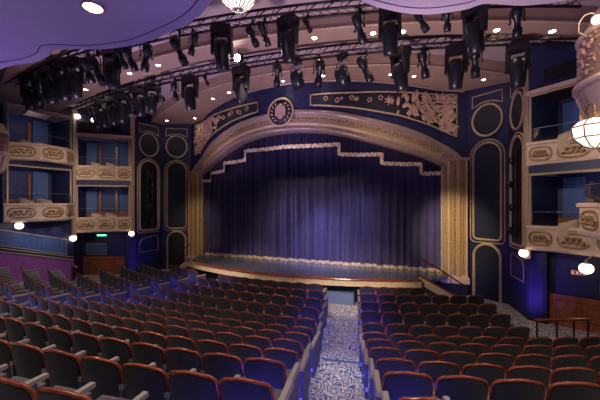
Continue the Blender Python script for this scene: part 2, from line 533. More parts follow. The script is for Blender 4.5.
def resample(P, n):
    d = [0]
    for a, b in zip(P, P[1:]): d.append(d[-1] + (b - a).length)
    out = []
    for i in range(n):
        t = d[-1] * i / (n - 1)
        for j in range(len(P) - 1):
            if d[j + 1] >= t - 1e-9: break
        u = (t - d[j]) / max(1e-9, d[j + 1] - d[j]); out.append(P[j] + (P[j + 1] - P[j]) * min(1, u))
    return out


NA = 97
ci = resample(ci, NA); co = resample(co, NA)
arch = thing('proscenium_arch', 'broad moulded cream proscenium arch spanning the stage between two columns', 'arch', (0, 12.2, 5.25))


def arch_strip(prof):
    """prof: list of (t across inner->outer, forward offset)"""
    rows = []
    for t, o in prof:
        r = []
        for a, b in zip(ci, co):
            p = a + (b - a) * t
            r.append((p.x, ypc(p.x) - o, p.y))
        rows.append(r)
    return MB().grid(rows)


local(arch_strip([(0.0, -0.45), (0.0, 0.02), (0.04, 0.10), (0.10, 0.14), (0.17, 0.13), (0.20, 0.05)]), arch).build('inner_roll', ARCHM, arch)
local(arch_strip([(0.20, 0.05), (0.24, 0.03), (0.34, 0.03), (0.36, 0.08), (0.39, 0.09), (0.42, 0.05), (0.70, 0.06)]), arch).build('ornament_band', GILT, arch)
local(arch_strip([(0.70, 0.06), (0.73, 0.12), (0.80, 0.17), (0.88, 0.18), (0.95, 0.14), (1.0, 0.02), (1.0, -0.3)]), arch).build('outer_roll', ARCHM, arch)
orn = MB()
for i in range(2, NA - 2, 2):
    a, b = ci[i], co[i]; p = a + (b - a) * 0.56
    if abs(p.x) < 0.55: continue
    orn.ball((p.x, ypc(p.x) - 0.09, p.y), (0.07, 0.035, 0.055), n=8, m=5)
    p2 = (ci[i + 1] + (co[i + 1] - ci[i + 1]) * 0.56)
    orn.ball((p2.x, ypc(p2.x) - 0.07, p2.y), (0.03, 0.03, 0.09), n=6, m=4)
tag(local(orn, arch).build('carved_rosettes', GOLD, arch), kind='stuff')

# wall above the arch
top = lambda x: 8.72 - 0.008 * x * x
rows = [[], []]
hw = MB()
XX = [-7.15 + 14.3 * i / 80 for i in range(81)]
zo = lambda x: interp(OUT, x) - 0.1
hw.grid([[(x, ypc(x) + 0.02, zo(x)) for x in XX], [(x, ypc(x) + 0.02, 9.2) for x in XX]], False)
struct('wall_proscenium', hw, NAVY)

# emblem
em = thing('round_emblem', 'round gilt-ringed crest in dark blue at the top centre of the proscenium arch', 'emblem', (0, 12.06, 7.50))
F = Matrix.Rotation(PI / 2, 4, 'X')
MB().lathe([(0.0, 0.0), (0.56, 0.0), (0.56, 0.06), (0.0, 0.07)], 32, F).build('blue_disc', NAVYD, em)
MB().tube([(0.56 * math.cos(q), -0.07, 0.56 * math.sin(q)) for q in [2 * PI * i / 40 for i in range(40)]], 0.045, 8, True).build('gilt_ring', GILT, em)
c = MB()
c.box((0, -0.09, 0.0), (0.28, 0.05, 0.34)); c.ball((0, -0.1, 0.24), (0.12, 0.05, 0.10)); c.ball((0, -0.1, -0.18), (0.14, 0.05, 0.10))
for s in (-1, 1):
    c.ball((s * 0.19, -0.1, 0.02), (0.06, 0.04, 0.2)); c.ball((s * 0.13, -0.1, 0.19), (0.05, 0.04, 0.07))
c.build('carved_shield', RELIEF, em)
c = MB()
for i in range(16):
    q = 2 * PI * i / 16 + 0.2
    if abs(math.sin(q)) > 0.93: continue
    M_ = Matrix.Rotation(-q + 0.7, 4, 'Y'); c.ball((0.40 * math.cos(q), -0.09, 0.40 * math.sin(q)), (0.085, 0.03, 0.03), M_, 6, 4)
c.build('laurel_wreath', RELIEF, em)

SIDE = {1: 'red exit sign side', -1: 'green exit sign side'}
# friezes on both sides of the emblem
FB = [(1.22, 7.72), (2.8, 7.57), (4.6, 7.27), (5.5, 7.02), (6.1, 6.80), (6.75, 6.45)]
FT = [(1.05, 8.13), (2.9, 8.16), (4.6, 8.22), (6.75, 8.22)]
for s in (-1, 1):
    t = thing('foliage_frieze', 'dark blue frieze of gilt flowers at the arch corner, ' + SIDE[s], 'frieze', (s * 4, 13.2, 7.6))
    X = [1.22 + 5.5 * i / 40 for i in range(41)]
    bk = MB().grid([[(s * x, ypc(x) - 0.03, interp(FB, x)) for x in X], [(s * x, ypc(x) - 0.03, interp(FT, x)) for x in X]], False)
    local(bk, t).build('blue_ground', NAVYD, t)
    lo = [(s * x, ypc(x) - 0.05, interp(FB, x)) for x in X]; hi = [(s * x, ypc(x) - 0.05, interp(FT, x)) for x in X]
    local(MB().tube(lo + hi[::-1], 0.035, 6, True), t).build('gilt_border', GILT, t)
    r_ = random.Random(11 if s > 0 else 12); lf = MB()

    def inside(x, z, mg=0.06): return 1.3 < x < 6.68 and interp(FB, x) + mg < z < interp(FT, x) - mg
    # big corner cluster of flowers and leaves, thinning to scrolls towards the emblem
    for i in range(330):
        x = 6.65 - abs(r_.gauss(0, 1.5)); z = r_.uniform(6.4, 8.2)
        dens = max(0.0, 1 - (6.6 - x) / 4.0)
        if r_.random() > dens + 0.1 or not inside(x, z): continue
        ang_ = r_.uniform(0, PI); l_ = r_.uniform(0.09, 0.24)
        lf.ball((s * x, ypc(x) - 0.06, z), (l_, 0.035, l_ * 0.38), Matrix.Rotation(ang_, 4, 'Y'), 7, 4)
    for x, z, r0 in ((6.2, 7.6, 0.22), (5.55, 7.75, 0.24), (5.1, 7.62, 0.18), (4.2, 7.85, 0.19), (5.8, 7.3, 0.2), (3.0, 7.9, 0.10), (2.45, 7.93, 0.07)):
        if not inside(x, z, 0): continue
        lf.ball((s * x, ypc(x) - 0.08, z), (r0 * 0.5, 0.06, r0 * 0.5))
        for q in range(7):
            a_ = 2 * PI * q / 7; px, pz = x + r0 * 0.65 * math.cos(a_), z + r0 * 0.65 * math.sin(a_)
            if inside(px, pz, 0.02): lf.ball((s * px, ypc(px) - 0.07, pz), (r0 * 0.42, 0.05, r0 * 0.22), Matrix.Rotation(-a_ * s, 4, 'Y'), 7, 4)
    for x0, dirn in ((1.75, 1), (2.2, -1), (2.75, 1), (3.4, -1), (3.8, 1)):
        pts = []
        for i in range(14):
            q = i / 13 * 4.5; rr = 0.16 * (1 - i / 18)
            pts.append((s * (x0 + rr * math.cos(q) + i * 0.012), ypc(x0) - 0.06, 7.9 + dirn * rr * math.sin(q)))
        lf.tube(pts, [0.022 * (1 - i / 20) + 0.008 for i in range(14)], 6)
    tag(local(lf, t).build('carved_foliage', RELIEF, t), kind='stuff')

# columns
for s in (-1, 1):
    t = thing('proscenium_column', 'tall cream and gold fluted proscenium column, ' + ('red' if s > 0 else 'green') + ' exit sign side of the stage', 'column', (s * 6.62, 14.75, 0))
    sh = MB()
    prof = [(-0.5, 0.05), (-0.5, -0.05), (-0.44, -0.10), (-0.36, -0.10), (-0.34, -0.05), (-0.30, -0.05), (-0.28, -0.14), (-0.20, -0.16), (-0.12, -0.14), (-0.10, -0.10), (0.12, -0.10), (0.14, -0.16), (0.19, -0.17), (0.24, -0.12), (0.27, -0.08), (0.40, -0.08), (0.42, -0.15), (0.50, -0.12), (0.5, 0.3), (-0.5, 0.3)]
    sh.prism([(s * a, b, 0.75) for a, b in prof], (0, 0, 4.75))
    sh.build('shaft', mat('cream_gold_column', (0.46, 0.31, 0.15), 0.45, 0.1, noise=0.15, nscale=9), t)
    for xr in (-0.47, -0.20, 0.19, 0.46):
        MB().tube([(s * xr, -0.13, 0.76), (s * xr, -0.13, 5.48)], 0.035, 8).build('pale_rib', CREAM, t)
    og = MB()
    for i in range(44):
        z = 0.85 + i * 0.105
        og.ball((s * 0.01, -0.11, z), (0.05, 0.03, 0.045), n=7, m=4); og.ball((s * 0.335, -0.09, z + 0.05), (0.035, 0.03, 0.05), n=6, m=4)
    tag(og.build('gold_ornament', GOLD, t), kind='stuff')
    bs = MB(); bs.prism([(s * -0.56, -0.20, 0.47), (s * 0.56, -0.20, 0.47), (s * 0.56, 0.3, 0.47), (s * -0.56, 0.3, 0.47)], (0, 0, 0.22))
    bs.prism([(s * -0.52, -0.16, 0.69), (s * 0.52, -0.16, 0.69), (s * 0.52, 0.3, 0.69), (s * -0.52, 0.3, 0.69)], (0, 0, 0.07))
    bs.build('base_moulding', CREAM, t)
    MB().box((0, 0.08, 0.235), (1.0, 0.4, 0.47)).build('dark_plinth', NAVYD, t)
    MB().box((0, 0.04, 5.54), (1.1, 0.5, 0.10)).build('capital', ARCHM, t)

# ------------------------------------------------------------------ side walls
BP = [(7.12, 14.85), (8.40, 13.98), (8.62, 12.35)]


class WF:
    """a straight wall piece from P to Q on side s; map(u, z, off)"""
    def __init__(s, P, Q, side):
        s.P = Vector(P); s.Q = Vector(Q); s.side = side
        d = (s.Q - s.P); s.L = d.length; d.normalize(); s.d = d
        n = Vector((d.y, -d.x))
        if n.x > 0 or (abs(n.x) < 1e-6 and n.y > 0): n = -n
        s.n = n

    def at(s, u, z, off=0):
        p = s.P + s.d * u + s.n * off
        return (s.side * p.x, p.y, z)


def wall_piece(name, P, Q, z0, z1, side, m, th=0.12):
    W = WF(P, Q, side); a = W.at(0, 0); b = W.at(W.L, 0); c = W.at(W.L, 0, -th); d = W.at(0, 0, -th)
    mb = MB().hexa([(p[0], p[1], z0) for p in (a, b, c, d)], [(p[0], p[1], z1) for p in (a, b, c, d)])
    return struct(name, mb, m)


def arch_pts(u0, u1, z0, z1, kind, n=14):
    """outline in (u,z): kind 'arch' round top, 'round' both ends, 'circle', 'chamfer'"""
    r = (u1 - u0) / 2; cu = (u0 + u1) / 2
    if kind == 'circle':
        rz = (z1 - z0) / 2
        return [(cu + r * math.cos(2 * PI * i / 32), (z0 + z1) / 2 + rz * math.sin(2 * PI * i / 32)) for i in range(32)], True
    pts = []
    rb = 0.16 if kind == 'round' else 0
    if rb:
        pts += [(u0 + rb - rb * math.sin(q), z0 + rb - rb * math.cos(q)) for q in [PI / 2 * i / 4 for i in range(5)]]
    else: pts += [(u0, z0)]
    pts += [(cu - r * math.cos(q), z1 - r + r * math.sin(q)) for q in [PI * i / n for i in range(n + 1)]]
    if rb:
        pts += [(u1 - rb + rb * math.cos(q), z0 + rb - rb * math.sin(q)) for q in [PI / 2 * i / 4 for i in range(5)]]
        pts += [(u0 + rb, z0)]
        pts = pts[:-1]
        return pts, True
    pts += [(u1, z0)]
    return pts, False


def framed_panel(name, W, u0, u1, z0, z1, kind, label, cat='wall panel', r=0.045, fill=NAVYD, double=False, fillname='dark_infill', m=GILT):
    cu = (u0 + u1) / 2; b = W.at(cu, z0)
    t = thing(name, label, cat, b)
    P, closed = arch_pts(u0, u1, z0, z1, kind)
    pl = [W.at(u, z, 0.012) for u, z in P]
    local(MB().prism(pl, tuple((Vector(W.at(0, 0, 0.004)) - Vector(W.at(0, 0, 0.0))))), t).build(fillname, fill, t)
    local(MB().tube([W.at(u, z, 0.03) for u, z in P], r, 8, closed), t).build('gilt_moulding', m, t)
    if double:
        g = 0.12; P2, c2 = arch_pts(u0 - g, u1 + g, z0 - (g if closed else 0), z1 + g, kind)
        local(MB().tube([W.at(u, z, 0.02) for u, z in P2], r * 0.6, 6, c2), t).build('outer_moulding', m, t)
    return t


def poly_panel(name, W, pts, label, r=0.028, fill=None, m=GILT, fm=None):
    t = thing(name, label, 'wall panel', W.at(pts[0][0], pts[0][1]))
    if fill is not None:
        local(MB().prism([W.at(u, z, 0.012) for u, z in pts], tuple(Vector(W.at(0, 0, 0.006)) - Vector(W.at(0, 0, 0)))), t).build('panel_field', fill, t)
    local(MB().tube([W.at(u, z, 0.03) for u, z in pts], r, 6, True), t).build('gilt_moulding', m, t)
    return t


SIDE = {1: 'red exit sign side', -1: 'green exit sign side'}
LT = [(8.62, 12.35), (8.53, 12.05)]
for s in (-1, 1):
    sn = 'right' if s > 0 else 'left'
    wall_piece('wall_' + sn, BP[0], BP[1], 0, 9.2, s, NAVY)
    wall_piece('wall_' + sn, BP[1], BP[2], 0, 9.2, s, NAVY)
    A = WF(BP[0], BP[1], s); B = WF(BP[1], BP[2], s)
    u0, u1 = 0.22, A.L - 0.20
    framed_panel('wall_roundel', A, u0, u1, 6.37, 7.60, 'circle', 'round gilt-ringed dark panel high on the wall beside the proscenium, ' + SIDE[s])
    framed_panel('arched_niche', A, u0 + 0.04, u1 - 0.04, 2.32, 6.10, 'round', 'tall round-topped gilt panel beside the proscenium column, ' + SIDE[s], double=True, fill=mat('deep_teal_panel', (0.008, 0.014, 0.035), 0.6))
    d = framed_panel('arched_doorway', A, u0 + 0.06, u1 - 0.06, 0, 2.14, 'arch', 'dark round-topped doorway with pale surround beside the proscenium, ' + SIDE[s], 'doorway', r=0.06, fillname='dark_opening')
    tp = [(u0, 8.02), (u1, 8.02), (u1, 7.55)] + [(u1 - (u1 - u0) * k / 8, 7.55 + 0.17 * math.sin(PI * k / 8)) for k in range(1, 8)] + [(u0, 7.55)]
    poly_panel('spandrel_ornament', A, tp, 'gilt four-sided panel with curved lower edge above the round panel, ' + SIDE[s])
    v0, v1 = 0.30, B.L - 0.22
    framed_panel('wall_roundel', B, v0, v1, 6.30, 7.55, 'circle', 'round gilt-ringed panel between the proscenium bay and the theatre boxes, ' + SIDE[s])
    t = framed_panel('lighting_niche', B, v0 + 0.02, v1 - 0.02, 2.30, 6.05, 'round', 'tall round-topped lighting slot beside the theatre boxes, ' + SIDE[s], 'opening', double=True, fillname='painted_void', fill=BLACK)  # flat black sheet painted for the darkness inside the slot
    tp = [(v0, 8.0), (v1, 8.0), (v1, 7.5)] + [(v1 - (v1 - v0) * k / 8, 7.5 + 0.17 * math.sin(PI * k / 8)) for k in range(1, 8)] + [(v0, 7.5)]
    poly_panel('spandrel_ornament', B, tp, 'gilt four-sided panel above the round panel next to the boxes, ' + SIDE[s])
    poly_panel('wall_ornament', B, [(v0, 1.15), (v1, 1.15), (v1, 1.6), (v1 - 0.15, 1.85), (v0 + 0.2, 1.98), (v0, 1.85)], 'small gilt panel with a shouldered top low on the wall, ' + SIDE[s], 0.02, fill=NAVY)
    # small lighting ladder inside the slot
    lt = thing('lighting_ladder', 'narrow black lighting ladder with small lamps in the wall slot, ' + SIDE[s], 'lighting rig', B.at((v0 + v1) / 2, 2.5, 0.10))
    lm = MB()
    for du in (-0.14, 0.14):
        lm.tube([B.at((v0 + v1) / 2 + du, 2.5, 0.12), B.at((v0 + v1) / 2 + du, 5.6, 0.12)], 0.022, 6)
    for i in range(8): lm.tube([B.at((v0 + v1) / 2 - 0.14, 2.7 + i * 0.38, 0.12), B.at((v0 + v1) / 2 + 0.14, 2.7 + i * 0.38, 0.12)], 0.015, 6)
    local(lm, lt).build('ladder_frame', DGREY, lt)
    for i in range(4):
        c_ = B.at((v0 + v1) / 2 + (0.1 if i % 2 else -0.1), 2.8 + i * 0.8, 0.22)
        local(MB().ball(c_, (0.11, 0.11, 0.13), n=10, m=6), lt).build('lamp_head', DGREY, lt)

# T1 / T2 boxes
T1F = [(8.53, 12.05), (9.15, 11.72), (9.85, 11.10), (10.42, 10.42)]
T2L = [(10.30, 10.25), (9.72, 9.55), (9.62, 8.45), (10.45, 7.62)]
T2R = [(10.30, 10.25), (9.10, 9.72), (9.05, 8.55), (10.45, 7.62)]


def facet_medallion(P, Q, zc, side, L_, H_):
    """a lozenge medallion on the facet from P to Q"""
    W = WF(P, Q, side); cu = W.L / 2; ring = []
    for i in range(24):
        q = 2 * PI * i / 24
        ex = math.copysign(abs(math.cos(q)) ** 0.6, math.cos(q)) * L_ / 2; ez = math.copysign(abs(math.sin(q)) ** 0.8, math.sin(q)) * H_ / 2
        ring.append(W.at(cu + ex, zc + ez, 0.03))
    return W, cu, ring


BOXN = {(-1, 1, 'hi'): 'upper box by the arched slot, green exit sign side', (-1, 1, 'lo'): 'lower box directly above the green exit sign',
        (-1, 2, 'hi'): 'upper box over the blue draped wall', (-1, 2, 'lo'): 'lower box over the blue draped wall',
        (1, 1, 'hi'): 'upper box behind the big lantern', (1, 1, 'lo'): 'lower box above the red exit sign',
        (1, 2, 'hi'): 'upper box beside the carved balcony end', (1, 2, 'lo'): 'lower box jutting out below the big lantern'}


def theatre_box(s, k, lv, F, z0, z1, zt):
    who = BOXN[(s, k, lv)]
    P0, P3 = Vector(F[0]), Vector(F[-1]); ch = (P3 - P0); L = ch.length; d = ch / L
    n = Vector((d.y, -d.x))
    if n.x > 0: n = -n
    out = -n
    t = thing('theatre_box', ('cream parapet ' + who), 'theatre box', (s * P0.x, P0.y, z0))
    flip = (s > 0)
    # parapet
    path = [(s * x, y) for x, y in F]
    sg = 1
    # find which sign pushes into the room
    test = Vector((path[1][0] - path[0][0], path[1][1] - path[0][1])).normalized(); nn = Vector((-test.y, test.x))
    if nn.dot(Vector((s * n.x, n.y))) < 0: sg = -1
    pr = [(0.0, z1), (0.05, z1), (0.09, z1 - 0.03), (0.09, z1 - 0.09), (0.03, z1 - 0.12), (0.03, z0 + 0.16), (0.07, z0 + 0.13), (0.05, z0 + 0.05), (-0.05, z0), (-0.2, z0), (-0.14, z0 + 0.1), (-0.12, z1)]
    par = local(MB().sweep(path, [(sg * a, b) for a, b in pr]), t).build('parapet', CREAM, t)
    for i, (P, Q) in enumerate(zip(F, F[1:])):
        W, cu, ring = facet_medallion(P, Q, (z0 + z1) / 2 + 0.0, s, min(0.95, (Vector(Q) - Vector(P)).length * 0.78), 0.40)
        ring = [(a, b, c_) for a, b, c_ in ring]
        mm = MB().tube(ring, 0.035, 8, True)
        H_ = 0.15; Lh = min(0.95, W.L * 0.78) / 2 - 0.1
        for j in range(7):
            u = cu - Lh + 2 * Lh * (j + 0.5) / 7; zz = (z0 + z1) / 2 + (0.06 if j % 2 else -0.06)
            mm.ball(W.at(u, zz, 0.05), (0.07, 0.07, 0.05), n=7, m=4)
        mm.tube([W.at(cu - Lh + 2 * Lh * j / 16, (z0 + z1) / 2 + 0.10 * math.sin(j / 16 * 4 * PI), 0.06) for j in range(17)], 0.025, 6)
        o = local(mm, t).build('medallion', GOLD, par)
    # slab under the box and recess behind
    D = 1.7
    a, b = P0 + out * 0.0, P3 + out * 0.0; c_, e_ = P3 + out * D, P0 + out * D
    def pt(p, z): return (s * p.x, p.y, z)
    sl = MB(); poly = [Vector(p) for p in F] + [c_, e_]
    sl.prism([pt(p, z0 + 0.06) for p in poly], (0, 0, 0.12)); local(sl, t).build('box_floor', NAVYD, t)
    local(MB().hexa([pt(c_, z0), pt(e_, z0), pt(e_ + out * .1, z0), pt(c_ + out * .1, z0)], [pt(c_, zt + .1), pt(e_, zt + .1), pt(e_ + out * .1, zt + .1), pt(c_ + out * .1, zt + .1)]), t).build('back_wall', mat('box_blue_wall', (0.035, 0.05, 0.14), 0.6, noise=0.2), t)
    for q in (a, b):
        sw = MB(); sw.hexa([pt(q, z0), pt(q + out * D, z0), pt(q + out * D + d * .06, z0), pt(q + d * .06, z0)], [pt(q, zt), pt(q + out * D, zt), pt(q + out * D + d * .06, zt), pt(q + d * .06, zt)])
        local(sw, t).build('side_wall', NAVY, t)
    # opening frame (posts and lintel)
    fr = MB()
    fr.tube([pt(a + d * 0.10, z1), pt(a + d * 0.10, zt), pt(b - d * 0.10, zt), pt(b - d * 0.10, z1)], 0.05, 6)
    local(fr, t).build('opening_frame', GILT, t)
    if lv == 'hi':
        lq = [P0 + n * 0.10, P3 + n * 0.10, P3 - n * 0.02, P0 - n * 0.02]
        local(MB().hexa([pt(q_, zt + 0.02) for q_ in lq], [pt(q_, zt + 0.14) for q_ in lq]), t).build('lintel', CREAM, t)
    # wooden door frames and drapes on the back wall
    for g_, (f0, f1) in enumerate(((0.38, 0.42), (0.70, 0.74))):
        q0 = a + d * L * f0 + out * (D - 0.06); q1 = a + d * L * f1 + out * (D - 0.06); hgt = zt - z0 - 0.2
        local(MB().hexa([pt(q0, z0 + .15), pt(q1, z0 + .15), pt(q1 - out * .06, z0 + .15), pt(q0 - out * .06, z0 + .15)], [pt(q0, z0 + hgt), pt(q1, z0 + hgt), pt(q1 - out * .06, z0 + hgt), pt(q0 - out * .06, z0 + hgt)]), t).build('door_post', WOODP, t)
    for f0, f1 in ((0.10, 0.34), (0.78, 0.97)):
        nn_ = 40; r0 = []; r1_ = []
        for i in range(nn_ + 1):
            q = a + d * L * (f0 + (f1 - f0) * i / nn_) + out * (D - 0.12 + 0.04 * math.sin(i * 1.3))
            r0.append(pt(q, z0 + 0.2)); r1_.append(pt(q, zt - 0.05))
        local(MB().grid([r0, r1_]), t).build('drape', DRAPE, t)
    local(MB().hexa(*[[pt(a + d * 0.15 + out * (D - 0.1), z), pt(b - d * 0.15 + out * (D - 0.1), z), pt(b - d * 0.15 + out * (D - 0.2), z), pt(a + d * 0.15 + out * (D - 0.2), z)] for z in (z0 + 0.18, z0 + 0.98)]), t).build('wood_dado', WOODP, t)
    # glass screen above the parapet
    gl = MB(); gr = []
    FF = [Vector(p) + out * 0.06 for p in F]
    gl.grid([[pt(p, z1 - 0.02) for p in FF], [pt(p, z1 + 0.42) for p in FF]], False)
    local(gl, t).build('glass_screen', GLASS, t)
    local(MB().tube([pt(p, z1 + 0.425) for p in FF], 0.008, 6), t).build('screen_rail', STEEL, t)
    # warm light inside the box
    q = a + d * L * 0.5 + out * 0.7
    light('box_lamp', 'POINT', (s * q.x, q.y, zt - 0.35), 5, (0.75, 0.72, 1.0), size=0.08)
    # armchairs
    for j, f_ in enumerate((0.36, 0.62)):
        q = a + d * L * f_ + out * 0.42
        ac = thing('armchair', ('beige tub chair nearer the stage, ' if j == 0 else 'beige tub chair further back, ') + who.replace('box', 'box', 1), 'chair', (s * q.x, q.y, z0 + 0.18), math.atan2(-s * d.x, d.y), 'tub chairs in the theatre boxes')
        sc = (z1 - z0 + 0.06) / 0.72
        rr = []
        for rad_, zz in ((0.30, 0.10), (0.36, 0.40), (0.37, 0.62), (0.33, 0.72), (0.26, 0.70), (0.24, 0.40), (0.24, 0.12)):
            rr.append([(rad_ * 1.1 * math.cos(PI * i / 14 * 1.16 - 0.25), rad_ * math.sin(PI * i / 14 * 1.16 - 0.25), zz * sc * (1 - (0.16 if zz > 0.5 else 0) * abs(math.cos(PI * i / 14)) ** 3)) for i in range(15)])
        MB().grid(rr).build('tub_back', CLOTH, ac)
        MB().lathe([(0.0, 0.12), (0.27, 0.12), (0.29, 0.3), (0.26, 0.42), (0.0, 0.44)], 16).build('seat_cushion', CLOTH, ac)
        MB().lathe([(0.14, 0.0), (0.14, 0.12), (0.0, 0.12)], 12).build('plinth', WOODP, ac)
    return t


DIM = {(1, 'lo'): (2.28, 3.05, 4.62), (1, 'hi'): (4.86, 5.63, 7.06), (2, 'lo'): (2.95, 3.74, 5.34), (2, 'hi'): (5.54, 6.28, 7.78)}
for s in (-1, 1):
    sn = 'right' if s > 0 else 'left'
    for k in (1, 2):
        F = T1F if k == 1 else (T2R if s > 0 else T2L)
        for lv in ('lo', 'hi'):
            theatre_box(s, k, lv, F, *DIM[(k, lv)])
        # wall between the box levels and above the top box
        z0, z1, zt = DIM[(k, 'hi')]; l0, l1, lt = DIM[(k, 'lo')]
        wall_piece('wall_' + sn, F[0], F[-1], lt + 0.04, z0 + 0.05, s, NAVY, 0.1)
        wall_piece('wall_' + sn, F[0], F[-1], zt + 0.04, 9.3, s, NAVY, 0.1)
    # slot above upper near box
    W = WF(T1F[0], T1F[-1], s)
    poly_panel('wall_slot', W, [(0.5, 7.35), (W.L - 0.2, 7.35), (W.L - 0.2, 7.75), (0.5, 7.75)], 'black horizontal slot in the blue wall above the upper box, ' + SIDE[s], 0.01, fill=BLACK, m=NAVYD)
    # pilasters between the boxes
    for nm_, P, za in (('between the two stacks of boxes', (10.38, 10.33), 0), ('at the stage end of the boxes', (8.54, 12.10), 0)):
        t = thing('box_pilaster', 'slim cream pilaster ' + nm_ + ', ' + SIDE[s], 'pilaster', (s * P[0], P[1], 2.0))
        MB().box((0, 0, 3.1), (0.16, 0.16, 6.2)).build('shaft', GILT, t)
        MB().box((0, 0, 6.25), (0.26, 0.26, 0.12)).build('capital', CREAM, t)
    # lower walls
    wall_piece('wall_' + sn, (8.60, 12.38), (8.95, 12.15), 0, 2.35, s, NAVY)
    wall_piece('wall_' + sn, (8.95, 12.15), (9.1, 12.4), 0, 2.35, s, NAVYD)
    wall_piece('wall_' + sn, (9.05, 12.35), (11.2, 11.35), 0, 2.6, s, NAVY)
    W = WF((9.05, 12.35), (11.2, 11.35), s)
    t = thing('wood_wainscot', 'reddish panelled wood wainscot on the recessed wall under the boxes, ' + SIDE[s], 'wainscot', W.at(W.L / 2, 0))
    a, b = 0.15, W.L
    for z0_, z1_, off in ((0.1, 0.88, 0.05), (0.88, 0.95, 0.08), (0.0, 0.12, 0.07)):
        local(MB().hexa([W.at(a, z0_, 0), W.at(b, z0_, 0), W.at(b, z0_, off), W.at(a, z0_, off)], [W.at(a, z1_, 0), W.at(b, z1_, 0), W.at(b, z1_, off), W.at(a, z1_, off)]), t).build('panel_board' if z0_ == 0.1 else 'rail', WOODP, t)
    for i in range(3):
        x0 = 0.3 + i * 0.62
        local(MB().tube([W.at(x0, 0.25, 0.06), W.at(x0 + 0.5, 0.25, 0.06), W.at(x0 + 0.5, 0.78, 0.06), W.at(x0, 0.78, 0.06)], 0.014, 6, True), t).build('panel_moulding', WOOD, t)
    poly_panel('blue_wall_inset', W, [(1.15, 1.05), (2.2, 1.05), (2.2, 1.62), (1.15, 1.62)] if s < 0 else [(1.3, 1.2), (2.2, 1.2), (2.2, 1.4), (1.3, 1.4)], 'thin-framed blue panel above the wood wainscot, ' + SIDE[s], 0.015, fill=mat('steel_blue_panel', (0.06, 0.10, 0.24), 0.5))
    wall_piece('wall_' + sn, (10.38, 10.33), (11.3, 11.4), 0, 2.4, s, NAVY)
    # long side wall under and behind box two
    wall_piece('wall_' + sn, (10.38, 10.33), (10.75, 7.0), 0, 3.05, s, NAVY)
    wall_piece('wall_' + sn, (10.75, 7.65), (11.0, -3.5), 0, 9.3, s, NAVY)
    W = WF((10.38, 10.33), (10.75, 7.0), s)
    t = thing('purple_dado', 'plum-purple dado along the foot of the side wall, ' + SIDE[s], 'wall panel', W.at(W.L / 2, 0.5))
    local(MB().hexa([W.at(0.02, 0, 0), W.at(W.L, 0, 0), W.at(W.L, 0, 0.04), W.at(0.02, 0, 0.04)], [W.at(0.02, 0.98, 0), W.at(W.L, 1.9, 0), W.at(W.L, 1.9, 0.04), W.at(0.02, 0.98, 0.04)]), t).build('dado_board', PLUM, t)
    for dz in (0.0, 0.13):
        local(MB().tube([W.at(0.02, 1.0 + dz, 0.05), W.at(W.L, 1.92 + dz, 0.05)], 0.022, 6), t).build('gilt_rail', GILT, t)
    poly_panel('draped_wall_inset', W, [(0.3, 1.28), (W.L - 0.1, 2.14), (W.L - 0.1, 2.78), (0.3, 2.02)], 'sloping gilt-framed blue draped panel on the side wall, ' + SIDE[s], 0.022, fill=None)
    nn_ = 90; r0 = []; r1_ = []
    for i in range(nn_ + 1):
        u = 0.32 + (W.L - 0.45) * i / nn_; f_ = (u - 0.3) / (W.L - 0.4)
        o_ = 0.03 + 0.012 * math.sin(i * 1.1)
        r0.append(W.at(u, 1.30 + 0.86 * f_, o_)); r1_.append(W.at(u, 2.0 + 0.76 * f_, o_))
    dp = bpy.data.objects
    par = [o for o in S.objects if o.name.startswith('draped_wall_inset')][-1]
    local(MB().grid([r0, r1_]), par).build('pleated_drape', mat('dark_blue_drape', (0.06, 0.10, 0.24), 0.8), par)
# washes raking the draped wall panel
for y in (8.3, 9.0, 9.6):
    light('wall_downlight', 'SPOT', (-10.05, y, 2.98), 22, (0.75, 0.85, 1.0), (-10.6, y - 0.05, 1.6), 0.03, 70, 1.0)
struct('wall_back', MB().box((0, -3.6, 4.6), (23, 0.1, 9.4)), NAVY)

# exit signs
W = WF((9.05, 12.35), (11.2, 11.35), -1)
t = thing('exit_sign', 'green glowing exit sign under the lower box', 'sign', W.at(1.37, 2.02, 0.12))
local(MB().hexa([W.at(1.15, 2.03, .06), W.at(1.60, 2.03, .06), W.at(1.60, 2.03, .12), W.at(1.15, 2.03, .12)], [W.at(1.15, 2.11, .06), W.at(1.60, 2.11, .06), W.at(1.60, 2.11, .12), W.at(1.15, 2.11, .12)]), t).build('glowing_face', GREEN, t)
local(MB().tube([W.at(1.13, 2.13, .09), W.at(1.62, 2.13, .09)], 0.02, 6), t).build('housing', DGREY, t)
W = WF((9.05, 12.35), (11.2, 11.35), 1)
t = thing('exit_sign', 'small red and white exit sign on the recessed wall under the lower box', 'sign', W.at(0.95, 1.62, 0.12))
U0 = 0.66
local(MB().hexa([W.at(U0, 1.60, .02), W.at(U0 + .36, 1.60, .02), W.at(U0 + .36, 1.60, .05), W.at(U0, 1.60, .05)], [W.at(U0, 1.75, .02), W.at(U0 + .36, 1.75, .02), W.at(U0 + .36, 1.75, .05), W.at(U0, 1.75, .05)]), t).build('red_face', REDS, t)
lt_ = MB()


def seg(x0, z0, x1, z1):
    lt_.tube([W.at(U0 + x0, 1.60 + z0, .056), W.at(U0 + x1, 1.60 + z1, .056)], 0.008, 5)


for x in (0.03,):
    seg(x, .03, x, .12); seg(x, .03, x + .05, .03); seg(x, .075, x + .04, .075); seg(x, .12, x + .05, .12)
seg(.12, .03, .18, .12); seg(.12, .12, .18, .03); seg(.225, .03, .225, .12); seg(.27, .12, .34, .12); seg(.305, .03, .305, .12)
local(lt_, t).build('white_letters', WSIGN, t)

